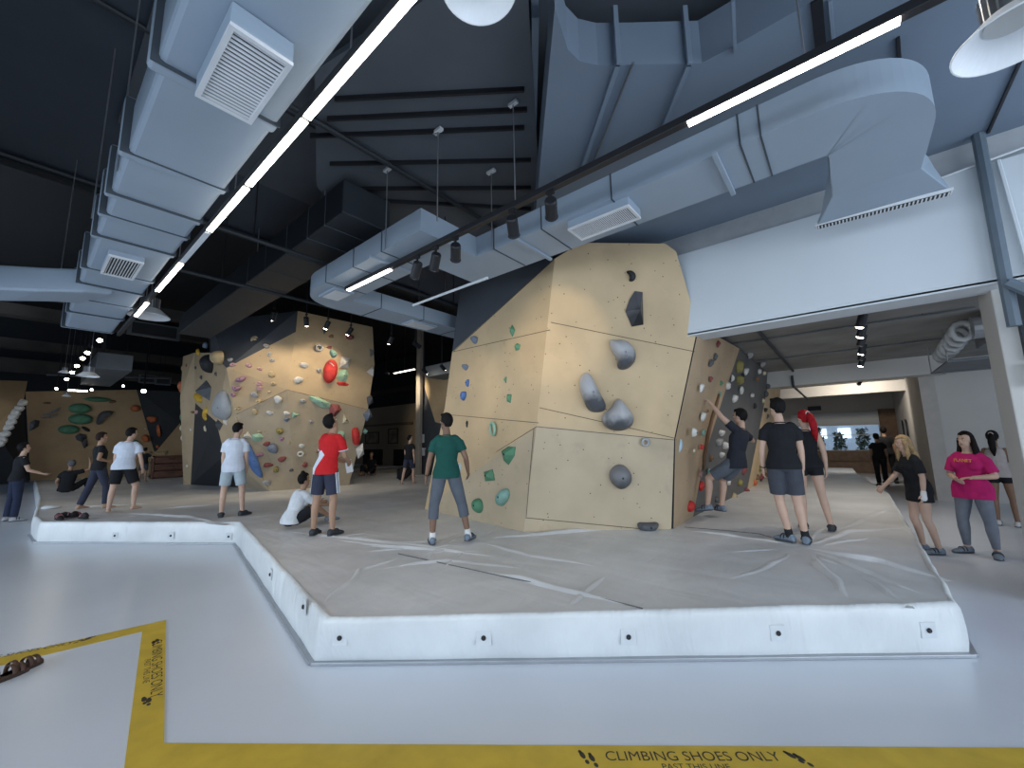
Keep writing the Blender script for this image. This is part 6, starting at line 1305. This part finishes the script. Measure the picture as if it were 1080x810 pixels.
# wall behind the gap: upper pale band, dark openings, picture frames
Yw = 14.2
def wallrect(px0, py0, px1, py1, dy): a, b = ony(px0, py0, Yw), ony(px1, py1, Yw); return (min(a.x, b.x), Yw-dy, min(a.z, b.z)), (max(a.x, b.x), Yw-.002, max(a.z, b.z))
for (r_, lb) in (((384, 474, 403, 505), 'black alcove panel low on the back wall, left one'), ((416, 474, 432, 505), 'black alcove panel low on the back wall, right one')):
    lo, hi = wallrect(*r_, .06); m = MB(); m.box((lo[0], lo[1], max(lo[2], ZM)), hi); tag(build(m, 'alcove_panel', M_black), lb, 'wall panel')
for (r_, lb) in (((386, 456, 400, 468), 'dim framed drawing on the back wall, left one'), ((410, 452, 420, 468), 'dark empty frame on the back wall, right one')):
    lo, hi = wallrect(*r_, .05); f = .07; t = thing('picture_frame', lo, lb, 'picture')
    for a, b in (((lo[0], lo[2]), (hi[0], lo[2]+f)), ((lo[0], hi[2]-f), (hi[0], hi[2])), ((lo[0], lo[2]), (lo[0]+f, hi[2])), ((hi[0]-f, lo[2]), (hi[0], hi[2]))): m = MB(); m.box((a[0], lo[1], a[1]), (b[0], Yw, b[1])); build(m, 'frame_rail', mat('dark_frame', (.09, .07, .05), .6), t)
    m = MB(); m.box((lo[0]+f, Yw-.02, lo[2]+f), (hi[0]-f, Yw, hi[2]-f)); build(m, 'picture_sheet', mat('dim_print', (.24, .20, .15) if 'dim' in lb else (.27, .22, .16), .7, var=.5, scale=3), t)
lo, hi = wallrect(380, 416, 438, 434, .25); m = MB(); m.box((lo[0]-1, lo[1], hi[2]-.3), hi); o = build(m, 'trim_2', mat('dark_trim', (.05, .04, .03), .8)); o['kind'] = 'structure'
lo, hi = wallrect(380, 434, 436, 447, .12); m = MB(); m.box((lo[0]-1, lo[1], lo[2]), (hi[0], hi[1], lo[2]+.12)); o = build(m, 'trim_3', mat('brown_trim', (.16, .12, .08), .8)); o['kind'] = 'structure'
# white hooks and bottle on the dark panel
p = ony(446, 474, 10.55); m = MB(); m.box((p.x-.12, 10.5, p.z), (p.x+.12, 10.6, p.z+.06)); m.box((p.x+.02, 10.5, p.z-.25), (p.x+.07, 10.6, p.z)); tag(build(m, 'wall_bracket', M_gril), 'small white bracket on the dark panel beside the pale post', 'bracket')
p = ony(446, 467, 10.55); m = MB(); m.box((p.x-.04, 10.52, p.z), (p.x+.04, 10.6, p.z+.35)); tag(build(m, 'wall_socket', M_gril, bevel=.01), 'white upright plate above the small white bracket', 'plate')
# barbell-like rails on the lane side wall
for i, dy in enumerate((0, .25)):
    p = onx(951+i*4, 436, 1.6); m = MB(); m.tube([(1.58, p.y, 1.2), (1.58, p.y, 2.05), (1.58, p.y+.12, 2.12), (1.58, p.y+.12, 1.2)], .02, 8); tag(build(m, 'wall_rail', M_dmetal, None, True), ('left of two thin dark looped rails on the lane side wall', 'right of two thin dark looped rails on the lane side wall')[i], 'rail')
for o in bpy.data.objects:
    if '_o' in o: del o['_o']
